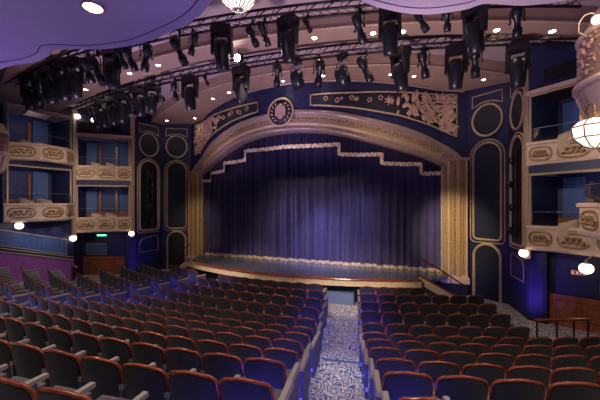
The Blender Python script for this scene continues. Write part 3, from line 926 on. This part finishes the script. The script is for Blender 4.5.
# railing in front of the sixth row, both sides
for s in (-1, 1):
    t = thing('railing', 'low red wooden rail on black posts by side seats, ' + SIDE[s], 'railing', (s * 8.5, 9.2, 0))
    P = [(7.97, 8.95), (8.5, 9.15), (9.2, 9.50)]
    local(MB().tube([(s * x, y, 1.04) for x, y in P], [0.05, 0.05, 0.05], 8, flat=0.6), t).build('wood_rail', WOOD, t)
    for f_ in (0.05, 0.4, 0.7, 0.95):
        x = P[0][0] + (P[2][0] - P[0][0]) * f_; y = P[0][1] + (P[2][1] - P[0][1]) * f_
        local(MB().tube([(s * x, y, 0.0), (s * x, y, 1.02)], 0.02, 6), t).build('post', BLACK, t)

# carved balcony end
for s in (-1, 1):
    r = 1.0 if s > 0 else 0.85; cx_, cy_ = 8.86, 6.1
    t = thing('balcony_end', 'rounded carved cream balcony end, ' + ('above the big lantern' if s > 0 else 'beside the boxes over the blue draped wall'), 'balcony', (s * cx_, cy_, 4.9))
    MB().lathe([(r * 0.80, 0.0), (r * 0.84, 0.06), (r * 0.90, 0.30), (r * 0.98, 0.50), (r * 0.98, 0.53)], 40).build('corbel', CREAM, t)
    MB().lathe([(r * 0.98, 0.53), (r * 1.05, 0.55), (r * 1.05, 0.62), (r * 0.98, 0.66)], 40).build('lower_moulding', CREAM, t)
    MB().lathe([(r * 0.98, 0.66), (r * 0.96, 0.9), (r * 0.95, 1.24), (r * 0.97, 1.30)], 40).build('frieze_ground', mat('brown_relief_ground', (0.24, 0.16, 0.12), 0.7), t)
    MB().lathe([(r * 0.97, 1.30), (r * 1.02, 1.33), (r * 0.97, 1.38), (r * 0.86, 1.56), (r * 0.84, 1.66), (r * 0.7, 1.7)], 40).build('cornice', CREAM, t)
    MB().lathe([(r * 0.45, -0.25), (r * 0.78, 0.0)], 40).build('drop_base', CREAM, t)
    rb = MB(); ov = MB()
    for i in range(12):
        q = 2 * PI * i / 12
        rb.tube([((r * k_) * math.cos(q), (r * k_) * math.sin(q), z) for k_, z in ((0.5, -0.2), (0.8, 0.0), (0.87, 0.12), (0.93, 0.32), (1.0, 0.5))], 0.035, 6)
    rb.build('ribs', ARCHM, t)
    rn = random.Random(5)
    for i in range(520):
        q = rn.uniform(0, 2 * PI); z = rn.uniform(0.70, 1.27); M_ = Matrix.Rotation(q, 4, 'Z') @ Matrix.Rotation(rn.uniform(0, PI), 4, 'X')
        ov.ball((r * .97 * math.cos(q), r * .97 * math.sin(q), z), (0.03, rn.uniform(.03, .07), 0.018), M_, 6, 4)
    tag(ov.build('carved_foliage', RELIEF, t), kind='stuff')


# lanterns and globe lamps
def globe(x, y, z, label, r=0.13, arm=None):
    t = thing('globe_lamp', label, 'lamp', (x, y, z), 0, None)
    MB().ball((0, 0, 0), (r, r, r * 0.92), n=16, m=10).build('frosted_globe', GLOBE, t)
    MB().tube([(r * 1.01 * math.cos(q), r * 1.01 * math.sin(q), 0.02) for q in [2 * PI * i / 20 for i in range(20)]], 0.010, 6, True).build('metal_band', GILT, t)
    MB().lathe([(0.02, r * 1.5), (0.03, r * 1.1), (r * 0.55, r * 0.88), (r * 0.5, r * 0.8)], 12).build('cap', GILT, t)
    if arm:
        ax, ay, az = arm
        MB().tube([(ax * f_, ay * f_, r * 1.4 + (az) * math.sin(f_ * PI / 2)) for f_ in [i / 8 for i in range(9)]], 0.014, 6).build('bracket_arm', GILT, t)
    light('globe_light', 'POINT', (x, y, z), 16, WARM, size=r * 1.02)
    return t


globe(8.42, 11.95, 2.18, 'globe lamp under the stage end of the boxes, red exit sign side', arm=(0.15, 0.15, 0.12))
globe(9.62, 10.95, 1.98, 'globe lamp on a curved arm beside the red exit sign', 0.16, arm=(0.5, 0.3, 0.2))
globe(-8.42, 11.95, 2.20, 'globe lamp under the stage end of the boxes, green exit sign side', arm=(-0.15, 0.15, 0.12))
globe(-10.28, 10.25, 2.05, 'globe lamp below the pilaster between the boxes, beside the green exit sign', 0.15, arm=(-0.15, 0.15, 0.1))
globe(-10.18, 8.0, 2.80, 'globe lamp above the blue draped panel, under the lower box', 0.15, arm=(-0.15, 0.1, 0.1))
globe(-10.22, 10.42, 7.98, 'high globe lamp on the pilaster top, boxes over the blue draped wall', 0.13)
globe(-9.75, 10.9, 7.88, 'high globe lamp beside the pilaster top, towards the stage', 0.12)

# big faceted lantern
L0 = Vector((7.63, 5.0, 4.58))
t = thing('faceted_lantern', 'large faceted white glass lantern with metal ribs hanging by the balcony end', 'lantern', L0)
t.scale = (0.68, 0.68, 0.68)
pr = [(0.02, -0.27), (0.16, -0.22), (0.31, -0.08), (0.34, 0.12), (0.24, 0.22), (0.10, 0.27)]
MB().lathe(pr, 8).build('glass_body', LANT, t)
ri = MB()
for k in range(8):
    q = 2 * PI * k / 8; ri.tube([(rr * 1.02 * math.cos(q), rr * 1.02 * math.sin(q), z) for rr, z in pr], 0.011, 6)
for rr, z in (pr[2], pr[3]):
    ri.tube([(rr * 1.02 * math.cos(2 * PI * k / 8), rr * 1.02 * math.sin(2 * PI * k / 8), z) for k in range(8)], 0.012, 6, True)
ri.build('metal_ribs', GOLD, t)
MB().lathe([(0.11, 0.26), (0.12, 0.31), (0.05, 0.36), (0.02, 0.42)], 12).build('cap', GOLD, t)
MB().tube([(0, 0, 0.40), (0.02, 0.1, 0.55), (0.03, 0.35, 0.62), (0.05, 0.55, 0.5)], 0.02, 8).build('hanger', GOLD, t)
light('lantern_light', 'POINT', L0, 20, WARM, size=0.25)
t = thing('upper_wall_lamp', 'small globe lamp on a curled bracket at the top of the balcony end', 'lamp', (7.72, 5.2, 6.05))
MB().ball((0, 0, 0), 0.055, n=14, m=8).build('frosted_globe', GLOBE, t)
MB().tube([(0, 0, 0.06), (-0.03, 0.04, 0.12), (-0.09, 0.09, 0.13), (-0.13, 0.15, 0.07), (-0.11, 0.24, -0.02), (0.02, 0.34, -0.06)], 0.010, 6).build('curled_bracket', ARCHM, t)
light('upper_lamp_light', 'POINT', (7.72, 5.2, 6.05), 24, WARM, size=0.1)


# ------------------------------------------------------------------ ceiling
def yb(x, a, b):
    if 8 < a < 10: return a + 0.075 * x + 0.010 * x * x
    return a + b * min(abs(x), 9.5) ** 2


def zv(x): return 8.72 - 0.007 * x * x


XC = [-11.5 + 23 * i / 92 for i in range(93)]


def band(name, a0, b0, a1, b1, th, m):
    mb = MB()
    lo0 = [(x, yb(x, a0, b0), zv(x)) for x in XC]; lo1 = [(x, yb(x, a1, b1), zv(x)) for x in XC]
    up0 = [(x, y, z + th) for x, y, z in lo0]; up1 = [(x, y, z + th) for x, y, z in lo1]
    mb.grid([up0, lo0, lo1, up1], False)
    return struct(name, mb, m)


struct('ceiling', MB().grid([[(x, y, zv(x) + 0.42) for x in XC] for y in (-3.6, 4, 8, 12, 16)], False), CEIL)
band('trim_2', 11.0, 0.032, 12.25, 0.066, 0.45, BAND)
band('trim_3', 8.35, 0.022, 9.25, 0.024, 0.45, BAND)
band('trim_4', 5.2, 0.020, 6.1, 0.022, 0.45, BAND)
for i, (a, b) in enumerate(((11.0, 0.032), (9.25, 0.024), (8.35, 0.022), (6.1, 0.022))):
    mb = MB().tube([(x, yb(x, a, b), zv(x) + 0.0) for x in XC], 0.035, 6)
    struct('trim_5', mb, GILT)
mb = MB().tube([(x, ypc(x) - 0.06 if abs(x) < 7.1 else ypc(7.1), zv(x) - 0.02) for x in XC if abs(x) < 7.1], 0.07, 8)
struct('trim_6', mb, ARCHM)

# pale lobed canopy over the seats
ED = [(-9.6, 4.3), (-6.5, 4.9), (-3.9, 4.55), (-2.77, 4.62), (-2.16, 4.57), (-1.60, 4.42), (-0.76, 4.78), (0.0, 4.92), (0.6, 4.90), (1.8, 4.68), (2.62, 4.22), (3.05, 3.75), (3.6, 3.55), (4.1, 3.9), (4.5, 4.6), (4.76, 5.30), (5.28, 5.83), (5.76, 6.09), (6.3, 6.17), (6.60, 6.12), (7.16, 6.40), (7.72, 6.52), (8.3, 6.5), (9.6, 6.2)]


def crom(P, m_=5):
    P = [Vector(p) for p in P]; out = []
    for i in range(len(P) - 1):
        p0 = P[max(0, i - 1)]; p1 = P[i]; p2 = P[i + 1]; p3 = P[min(len(P) - 1, i + 2)]
        for k in range(m_):
            t = k / m_
            out.append(0.5 * ((2 * p1) + (p2 - p0) * t + (2 * p0 - 5 * p1 + 4 * p2 - p3) * t * t + (3 * p1 - p0 - 3 * p2 + p3) * t ** 3))
    return out + [P[-1]]


E1 = crom(ED)
cn = thing('ceiling_canopy', 'pale purple-lit lobed canopy overhanging the rear seats', 'canopy', (3, 2, 7.0))
mb = MB()
inner_e = [Vector((p.x, p.y - 0.22)) for p in E1]
rows = [[(p.x, -3.5, 7.0) for p in E1], [(p.x, p.y - 0.26, 7.0) for p in E1], [(p.x, p.y - 0.05, 7.01) for p in E1], [(p.x, p.y, 7.06) for p in E1], [(p.x, p.y, 7.34) for p in E1], [(p.x, -3.5, 7.34) for p in E1]]
local(mb.grid(rows, False), cn).build('soffit', CANOPY, cn)
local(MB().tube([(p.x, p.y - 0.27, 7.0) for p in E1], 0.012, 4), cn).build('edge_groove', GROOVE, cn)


def downlight(x, y, z, r, label, group, e=22, spot=True, m=DOWN):
    t = thing('downlight', label, 'light', (x, y, z), 0, group)
    MB().lathe([(r * 0.72, 0.02), (r, 0.0), (r * 1.15, -0.015), (r * 1.2, 0.01)], 16, caps=False).build('trim_ring', BAND, t)
    MB().lathe([(0.0, -0.012), (r * 0.8, -0.012), (r * 0.8, 0.0)], 16).build('lamp_face', m, t)
    if spot:
        light('downlight_beam', 'SPOT', (x, y, z - 0.03), e, (1.0, 0.80, 0.60), (x, y - 0.6, 0), 0.06, 120, 0.8)
    return t


t = downlight(0.56, 3.66, 6.985, 0.15, 'large round downlight set in the purple-lit canopy', None, 60)
for i, (x, y) in enumerate([(-7.0, -1.2), (-4.2, -1.2), (-1.4, -1.2), (1.4, -1.2), (4.2, -1.2), (7.0, -1.2), (9.4, -1.2)]):  # unseen downlights and beams added to brighten the seats
    downlight(x, y, 6.985, 0.12, ORD[i + 1] + ' added fill downlight in the canopy rear, from the green exit sign side', 'added fill downlights in the rear of the canopy', 0, spot=False)
    light('canopy_fill', 'SPOT', (x, y, 6.95), 80, (1.0, 0.86, 0.74), (x * 0.95, y + 4.2, 0.5), 0.08, 110, 0.8)
    light('canopy_fill', 'SPOT', (x, 2.6, 6.95), 300, (1.0, 0.84, 0.70), (x * 0.95, 4.0, 0.5), 0.08, 115, 0.8)
    downlight(x + 0.001, 2.6, 6.985, 0.10, ORD[i + 1] + ' added fill downlight, front row in the canopy, from the green exit sign side', 'added fill downlights in the front of the canopy', 0, spot=False)
# downlights in the bands (x, y)
D1 = [(-7.7, 14.9), (-6.3, 14.2), (-3.67, 12.35), (-2.56, 12.04), (0.18, 11.85), (1.87, 11.9), (4.34, 12.5), (5.15, 12.85), (6.74, 13.9), (7.54, 14.35)]
for i, (x, y) in enumerate(D1):
    x, y = x, min(y, ypc(x) - 0.25 if abs(x) < 7.1 else 13.6 + 0.0)
    downlight(x, y, zv(x) - 0.012, 0.075, ORD[i + 1] + ' small downlight at the proscenium, from the green exit sign side', 'downlights in the band above the proscenium', 26)
D2 = [(-7.2, 8.8), (-4.6, 8.7), (-3.2, 8.7), (2.54, 9.1), (4.23, 9.35), (5.03, 9.5), (7.37, 10.1), (8.66, 10.4)]
for i, (x, y) in enumerate(D2):
    downlight(x, yb(x, 8.8, 0.023), zv(x) - 0.012, 0.085, ORD[i + 1] + ' small downlight along the middle ceiling band, from the green exit sign side', 'downlights in the middle ceiling band', 26)

# glass pendant at the canopy gap
t = thing('glass_pendant', 'round glowing ribbed glass pendant hanging at the top centre between the lighting trusses', 'pendant lamp', (2.33, 5.3, 7.66))
pr = [(0.02, -0.20), (0.16, -0.17), (0.29, -0.06), (0.34, 0.08), (0.30, 0.16)]
MB().lathe(pr, 16).build('glass_bowl', mat('pendant_glow', (1, .9, .8), emit=2.2, ecol=(1.0, 0.82, 0.7)), t)
ri = MB()
for k in range(16):
    q = 2 * PI * k / 16; ri.tube([(rr * 1.02 * math.cos(q), rr * 1.02 * math.sin(q), z) for rr, z in pr], 0.012, 5)
ri.build('metal_ribs', ARCHM, t)
MB().tube([(0, 0, 0.16), (0, 0, 1.42)], 0.02, 6).build('stem', GOLD, t)
light('pendant_light', 'POINT', (2.33, 5.3, 7.6), 25, WARM, size=0.35)

# ------------------------------------------------------------------ trusses
def yt(x, nm):
    if nm == 'A': return 9.2 + 0.05 * x + 0.012 * x * x
    return 7.0 + 0.11 * x + 0.013 * x * x


for nm, a, b, z, lab in (('A', 10.0, 0.028, 8.30, 'curved black lighting truss closest to the proscenium'), ('B', 7.6, 0.025, 8.42, 'curved black lighting truss between the middle ceiling band and the canopy')):
    t = thing('lighting_truss', lab, 'truss', (0, a, z))
    hw_ = 9.3 if nm == 'A' else 8.9; X = [-hw_ + 2 * hw_ * i / 84 for i in range(85)]
    C1 = [(x, yt(x, nm), z - 0.003 * x * x) for x in X]
    def off(P, dy, dz): return [(x, y + dy, zz + dz) for x, y, zz in P]
    for dy, dz in ((-0.15, 0), (0.15, 0), (0.0, 0.26)):
        local(MB().tube(off(C1, dy, dz), 0.034, 6), t).build('chord', BLACK, t)
    lz = MB()
    for i in range(0, 84, 1):
        p, q = C1[i], C1[i + 1]
        up = (0.0, 0.20); dn = (0.12 if i % 2 else -0.12, 0)
        lz.tube([(p[0], p[1] + dn[0], p[2]), (q[0], q[1], q[2] + 0.26)], 0.015, 4)
        lz.tube([(p[0], p[1] - 0.12, p[2]), (q[0], q[1] + 0.12, q[2])], 0.009, 4)
    local(lz, t).build('lattice_bracing', BLACK, t)
    # cable loom hanging under the chords
    lm = MB()
    for i in range(2, 82, 3):
        p, q = C1[i], C1[i + 3]
        lm.tube([(p[0] + (q[0] - p[0]) * k / 6, p[1] + (q[1] - p[1]) * k / 6 + 0.05, p[2] - 0.07 * math.sin(PI * k / 6)) for k in range(7)], 0.014, 5)
    local(lm, t).build('cable_loom', BLACK, t)


# ------------------------------------------------------------------ stage lights (unit height 1, hung from z = 0)
def proto_profile():
    t = thing('profile_spotlight', 'x', 'stage light')
    T = Matrix.Translation((0, -0.02, -0.56)) @ Matrix.Rotation(0.45, 4, 'X')
    MB().lathe([(0.09, -0.40), (0.12, -0.40), (0.12, -0.16), (0.085, -0.12), (0.085, 0.08), (0.13, 0.12), (0.14, 0.32), (0.10, 0.38), (0.03, 0.40)], 14, T).build('barrel', DGREY, t)
    MB().lathe([(0.0, -0.385), (0.105, -0.39), (0.105, -0.37)], 14, T).build('lens', LENS, t)
    MB().tube([(-0.15, -0.02, -0.56), (-0.17, -0.01, -0.3), (-0.12, 0, -0.16), (0.12, 0, -0.16), (0.17, -0.01, -0.3), (0.15, -0.02, -0.56)], 0.018, 6).build('yoke', BLACK, t)
    MB().box((0, 0, -0.03), (0.10, 0.07, 0.12)).tube([(0, 0, -0.05), (0, 0, -0.17)], 0.02, 6).build('clamp', BLACK, t)
    for sx in (-1, 1): MB().tube([(sx * 0.15, -0.02, -0.56), (sx * 0.20, -0.02, -0.56)], 0.03, 8).build('tilt_knob', BLACK, t)
    return t


def proto_moving():
    t = thing('moving_head_light', 'x', 'stage light')
    mb = MB().box((0, 0, -0.13), (0.50, 0.30, 0.16)); mb.box((0, 0, -0.04), (0.30, 0.24, 0.06)); mb.build('base_box', DGREY, t)
    for sx in (-1, 1):
        MB().hexa([(sx * .20, -.08, -.62), (sx * .27, -.07, -.62), (sx * .27, .07, -.62), (sx * .20, .08, -.62)], [(sx * .14, -.10, -.2), (sx * .26, -.10, -.2), (sx * .26, .10, -.2), (sx * .14, .10, -.2)]).build('yoke_arm', DGREY, t)
    T = Matrix.Translation((0, 0, -0.60)) @ Matrix.Rotation(0.22, 4, 'X')
    MB().lathe([(0.12, -0.36), (0.155, -0.36), (0.17, -0.2), (0.19, -0.05), (0.19, 0.15), (0.14, 0.24), (0.05, 0.27)], 16, T).build('head', DGREY, t)
    MB().lathe([(0.0, -0.345), (0.13, -0.35), (0.13, -0.33)], 16, T).build('lens', LENS, t)
    MB().tube([(0, 0, 0.02), (0, 0, -0.02)], 0.06, 8).build('clamp', BLACK, t)
    return t


def proto_wash():
    t = thing('wash_light', 'x', 'stage light')
    T = Matrix.Translation((0, 0, -0.62)) @ Matrix.Rotation(0.55, 4, 'X')
    MB().lathe([(0.17, -0.30), (0.21, -0.30), (0.24, -0.05), (0.24, 0.1), (0.16, 0.22), (0.05, 0.25)], 18, T).build('can', DGREY, t)
    MB().lathe([(0.0, -0.27), (0.18, -0.29), (0.18, -0.26)], 18, T).build('lens', LENS, t)
    MB().tube([(-0.25, 0, -0.70), (-0.28, 0, -0.45), (-0.24, 0, -0.24), (0.24, 0, -0.24), (0.28, 0, -0.45), (0.25, 0, -0.70)], 0.028, 6).build('pale_yoke', STEEL, t)
    MB().box((0, 0, -0.1), (0.34, 0.16, 0.16)).build('ballast_box', DGREY, t)
    MB().tube([(0, 0, 0.02), (0, 0, -0.24)], 0.03, 6).build('clamp', BLACK, t)
    return t


PR = {'p': proto_profile(), 'm': proto_moving(), 'w': proto_wash()}
for o in PR.values(): index_kids(o)
bpy.context.view_layer.update()
R1 = [('p', -7.63, 9.51, 7.76, 6.99), ('m', -7.03, 9.44, 7.93, 7.0), ('m', -6.4, 9.37, 8.09, 7.18), ('m', -5.81, 9.31, 8.12, 7.19), ('p', -5.25, 9.27, 8.23, 7.44), ('m', -4.72, 9.23, 8.22, 7.37), ('m', -4.06, 9.19, 8.27, 7.44), ('p', -3.64, 9.17, 8.28, 7.61), ('p', -2.9, 9.15, 8.24, 7.58), ('m', -2.21, 9.15, 8.48, 7.35), ('p', -1.51, 9.15, 8.49, 7.9), ('m', -0.11, 9.19, 8.5, 7.28), ('p', 1.19, 9.27, 8.39, 7.56), ('w', 1.86, 9.33, 8.43, 7.42), ('p', 2.56, 9.4, 8.27, 7.41), ('w', 3.27, 9.49, 8.21, 7.34), ('p', 3.97, 9.59, 8.22, 7.39), ('m', 4.93, 9.73, 8.26, 7.25), ('p', 5.57, 9.85, 8.19, 7.39), ('m', 6.4, 10.01, 8.25, 7.13), ('p', 6.89, 10.11, 8.15, 7.32), ('m', 7.94, 10.35, 8.12, 7.03)]
R2 = [('m', -7.32, 6.89, 7.94, 6.85), ('p', -6.67, 6.84, 8.11, 7.15), ('m', -6.06, 6.81, 8.21, 6.93), ('p', -5.67, 6.79, 8.2, 7.35), ('m', -5.29, 6.78, 8.27, 7.26), ('m', -4.73, 6.77, 8.3, 7.12), ('p', -4.11, 6.76, 8.28, 7.57), ('p', -3.66, 6.77, 8.27, 7.44), ('m', -3.07, 6.78, 8.41, 7.31), ('p', -2.67, 6.8, 8.37, 7.78), ('p', -2.33, 6.81, 8.37, 7.68), ('p', -1.77, 6.84, 8.4, 7.6), ('p', -0.62, 6.93, 8.49, 7.61), ('p', -0.21, 6.98, 8.5, 7.81), ('m', 0.66, 7.08, 8.5, 7.51), ('p', 1.53, 7.2, 8.49, 7.8), ('p', 1.85, 7.25, 8.49, 7.81), ('m', 2.45, 7.35, 8.48, 7.52), ('p', 2.95, 7.44, 8.43, 8.01), ('p', 4.19, 7.69, 8.36, 7.64), ('m', 4.87, 7.84, 8.29, 7.49), ('p', 5.57, 8.01, 8.23, 7.76), ('p', 6.11, 8.15, 8.18, 7.76), ('m', 6.69, 8.32, 8.19, 7.41), ('p', 7.56, 8.57, 8.08, 7.54)]
R1 = [(k, x, yt(x, 'A'), 8.32 - 0.003 * x * x, min(b, 7.9)) for k, x, y, a, b in R1]; R2 = [(k, x, yt(x, 'B'), 8.44 - 0.003 * x * x, min(b, 7.98)) for k, x, y, a, b in R2]
used = set()
rr_ = random.Random(9)
KN = {'p': 'slim black profile spotlight', 'm': 'bulky dark moving head', 'w': 'round wash light with pale yoke'}
for lst, wh in ((R1, 'proscenium-side truss'), (R2, 'canopy-side truss')):
    lst.sort(key=lambda q: q[1])
    cnt = {}
    for k, x, y, zt, zb in lst:
        cnt[k] = cnt.get(k, 0) + 1
        if k in used: o = copy_tree(PR[k])
        else: o = PR[k]; used.add(k)
        h = zt - zb; sc = h / 0.97 * (1.12 if k != 'p' else 1.12)
        if k == 'm': sc = min(sc * 1.15, 1.3)
        o.location = (x, y, zt); o.scale = (sc * (0.84 if k != 'p' else 1.0), sc * (0.84 if k != 'p' else 1.0), sc)
        o.rotation_euler = (0, 0, (rr_.uniform(-1.6, 1.6) if k == 'p' else rr_.uniform(-0.5, 0.5)) - math.atan2(x, 14))
        o['label'] = KN[k] + ', ' + wh + ', ' + ORD[cnt[k]] + ' such from the green exit sign'
        o['group'] = KN[k] + 's, ' + wh

# lamp facing the camera on the far truss (the bright star)
t = thing('followspot', 'brightly shining round spotlight on the truss high above the aisle end of the centre block', 'stage light', (-0.02, 8.85, 8.42))
MB().lathe([(0.0, -0.2), (0.13, -0.2), (0.15, 0.0), (0.15, 0.02), (0.11, 0.02)], 16, Matrix.Rotation(PI / 2 + 0.3, 4, 'X')).build('housing', DGREY, t)
MB().lathe([(0.0, 0.0), (0.11, 0.0), (0.11, 0.02), (0.0, 0.03)], 16, Matrix.Rotation(PI / 2 + 0.3, 4, 'X')).build('glowing_lens', STAR, t)
MB().tube([(0, 0.05, 0.12), (0, 0.05, 0.55)], 0.02, 6).build('hanger', BLACK, t)


# ------------------------------------------------------------------ seats
def outline(wd, z0, z1, rc=0.10, crown=0.025, n=7):
    """back outline in (x,z): up one side, over the arched top, down the other"""
    h = wd / 2; pts = [(-h + 0.02, z0), (-h, (z0 + z1) / 2)]
    for i in range(n + 1):
        q = PI / 2 * i / n
        pts.append((-h + rc - rc * math.cos(q), z1 - crown - rc + rc * math.sin(q)))
    for i in range(1, 6):
        f_ = i / 6; x = -h + rc + (wd - 2 * rc) * f_
        pts.append((x, z1 - crown + crown * math.sin(PI * f_)))
    r_ = [(-x, z) for x, z in pts[:n + 3][::-1]]
    return pts + r_


def tilt(x, z, off=0):
    """back of the seat leans away from the stage and is slightly curved in plan"""
    return (x, -0.30 - (z - 0.42) * 0.20 + 0.04 * (2 * x / 0.5) ** 2 + off, z)


def proto_seat():
    t = thing('auditorium_chair', 'x', 'seat')
    P = outline(0.50, 0.36, 0.905)
    PP = outline(0.455, 0.37, 0.885, rc=0.09)
    # upholstered back pad, gridded in x so that it follows the curve
    mb = MB(); NX = 9; h = 0.472 / 2

    def ztop(x):
        x = abs(x); rc = 0.09
        if x < h - rc: return 0.86 + 0.025 * math.cos(PI / 2 * x / (h - rc))
        u = (x - (h - rc)) / rc; return 0.86 - rc + rc * math.sqrt(max(0, 1 - u * u))
    xs_ = [-h, -h + 0.02, -h + 0.05, -0.10, 0, 0.10, h - 0.05, h - 0.02, h]
    fr = [[tilt(x, 0.36 + (ztop(x) - 0.36) * f_, 0.0) for x in xs_] for f_ in (0, .35, .7, 1)]
    bk = [[tilt(x, 0.36 + (ztop(x) - 0.36) * f_, -0.035 - 0.015 * math.sin(PI * f_)) for x in xs_] for f_ in (0, .35, .7, 1)]
    mb.grid(fr); mb.grid(bk)
    mb.grid([fr[-1], bk[-1]]); mb.grid([fr[0], bk[0]])
    mb.grid([[r[0] for r in fr], [r[0] for r in bk]]); mb.grid([[r[-1] for r in fr], [r[-1] for r in bk]])
    mb.build('back_pad', FABRIC, t)
    MB().tube([tilt(x, z, -0.018) for x, z in P[1:-1]], [0.015] + [0.0185] * (len(P) - 4) + [0.015], 6).build('wood_rim', WOOD, t)
    c = MB()
    c.hexa([(-.22, -.27, .40), (.22, -.27, .40), (.215, .16, .43), (-.215, .16, .43)], [(-.22, -.28, .50), (.22, -.28, .50), (.215, .16, .52), (-.215, .16, .52)])
    c.build('seat_cushion', CUSH, t)
    a = MB()
    a.hexa([(-.305, -.36, .60), (-.245, -.36, .60), (-.245, .12, .61), (-.305, .12, .61)], [(-.305, -.36, .645), (-.245, -.36, .645), (-.25, .12, .645), (-.30, .12, .645)])
    a.build('armrest', ARM, t)
    b = MB()
    b.hexa([(-.295, -.30, 0), (-.255, -.30, 0), (-.255, .02, 0), (-.295, .02, 0)], [(-.295, -.36, .60), (-.255, -.36, .60), (-.255, .02, .60), (-.295, .02, .60)])
    b.build('side_standard', PANEL, t)
    return t


def proto_end(t, sx):
    """end panel with pale arm cap on the aisle side of an end seat"""
    e = MB(); x0, x1 = sx * 0.27, sx * 0.325
    e.hexa([(x0, -.30, 0), (x1, -.30, 0), (x1, .02, 0), (x0, .02, 0)], [(x0, -.38, .62), (x1, -.38, .62), (x1, .06, .62), (x0, .06, .62)])
    p = e.build('end_panel', PANEL, t)
    c = MB(); c.hexa([(x0 - sx * .01, -.41, .62), (x1 + sx * .015, -.41, .62), (x1 + sx * .015, .10, .62), (x0 - sx * .01, .10, .62)], [(x0, -.40, .665), (x1, -.40, .665), (x1, .08, .665), (x0, .08, .665)])
    q = c.build('arm_cap', ARM, t)
    l_ = MB().box(((x0 + x1) / 2, -0.385, 0.20), (0.035, 0.02, 0.05)).build('aisle_light', BLED, t)
    return [p, q, l_]


base = proto_seat(); index_kids(base)
endR = thing('auditorium_chair', 'x', 'seat'); endL = thing('auditorium_chair', 'x', 'seat')
for e, sx in ((endR, 1), (endL, -1)):
    for ch in KIDS[base.name]:
        if sx < 0 and ch.name.startswith(('armrest', 'side_standard')): continue
        c = ch.copy(); COL.objects.link(c); c.parent = e
    proto_end(e, sx); index_kids(e)
proto = {'mid': base, 'R': endR, 'L': endL}
seat_used = set(); nseat = 0


def put_seat(kind, arcpos, k, label, group):
    global nseat
    a = arcpos / ROWR[k]; R = ROWR[k] - 0.39; x = R * math.sin(a); y = CY - R * math.cos(a); z = ROWZ[k]
    u, v, zc = project(x, y, z + 0.9)
    if zc < 0.6 or u < -30 or u > 640 or v > 425: return
    if kind in seat_used: o = copy_tree(proto[kind])
    else: o = proto[kind]; seat_used.add(kind)
    o.location = (x, y, z); o.rotation_euler = (0, 0, a)
    o['label'] = label; o['category'] = 'seat'; o['group'] = group
    nseat += 1


BLIT = []
for k in range(12):
    R = ROWR[k]; rw = ORD[k + 1] + ' row back'
    a0 = oL[k]; n = int(round(2 * a0 / 0.55)) + 1
    for i in range(n):
        p = a0 - 2 * a0 * i / (n - 1)
        kd = 'R' if i == 0 else ('L' if i == n - 1 else 'mid')
        put_seat(kd, p, k, 'wood-rimmed seat, ' + ORD[i + 1] + ' from the carpeted aisle, ' + rw + ', centre block', 'centre block seats')
    for s in (-1, 1):
        n = 4 if k == 0 else (7 if k < 5 else (10 if s < 0 else 11))
        for i in range(n):
            p = s * (oR[k] + 0.55 * i)
            end_aisle = (i == 0); last = (i == n - 1)
            kd = 'mid'
            if s > 0: kd = 'L' if end_aisle else ('R' if last else 'mid')
            else: kd = 'R' if end_aisle else ('L' if last else 'mid')
            put_seat(kd, p, k, 'wood-rimmed seat, ' + ORD[i + 1] + ' from the aisle, ' + rw + ', ' + ('red' if s > 0 else 'green') + ' exit sign block', 'seats of the block by the ' + ('red' if s > 0 else 'green') + ' exit sign')
        # blue aisle light fittings behind the end panels
        for ap in (s * (a0 + 0.02), s * (oR[k] - 0.02)):
            BLIT.append((k, ap))
for k, ap in BLIT:
    R = ROWR[k] + 0.22; a = ap / ROWR[k]; x = R * math.sin(a); y = CY - R * math.cos(a)
    u, v, zc = project(x, y, ROWZ[k] + 0.3)
    if zc < 0.8 or u < -60 or u > 660: continue
    light('aisle_glow', 'POINT', (x, y, ROWZ[k] + 0.42), 8.0 if ap > 0 else 5.0, (0.09, 0.07, 1.0), size=0.03)
for kd, o in proto.items():
    if kd not in seat_used:
        for ch in list(o.children): bpy.data.objects.remove(ch)
        bpy.data.objects.remove(o)
print('seats', nseat)

for o in S.objects:
    if o.get('label') and len(o['label'].replace('-', 'x').split()) > 16: print('LONG', o.name, o['label'])
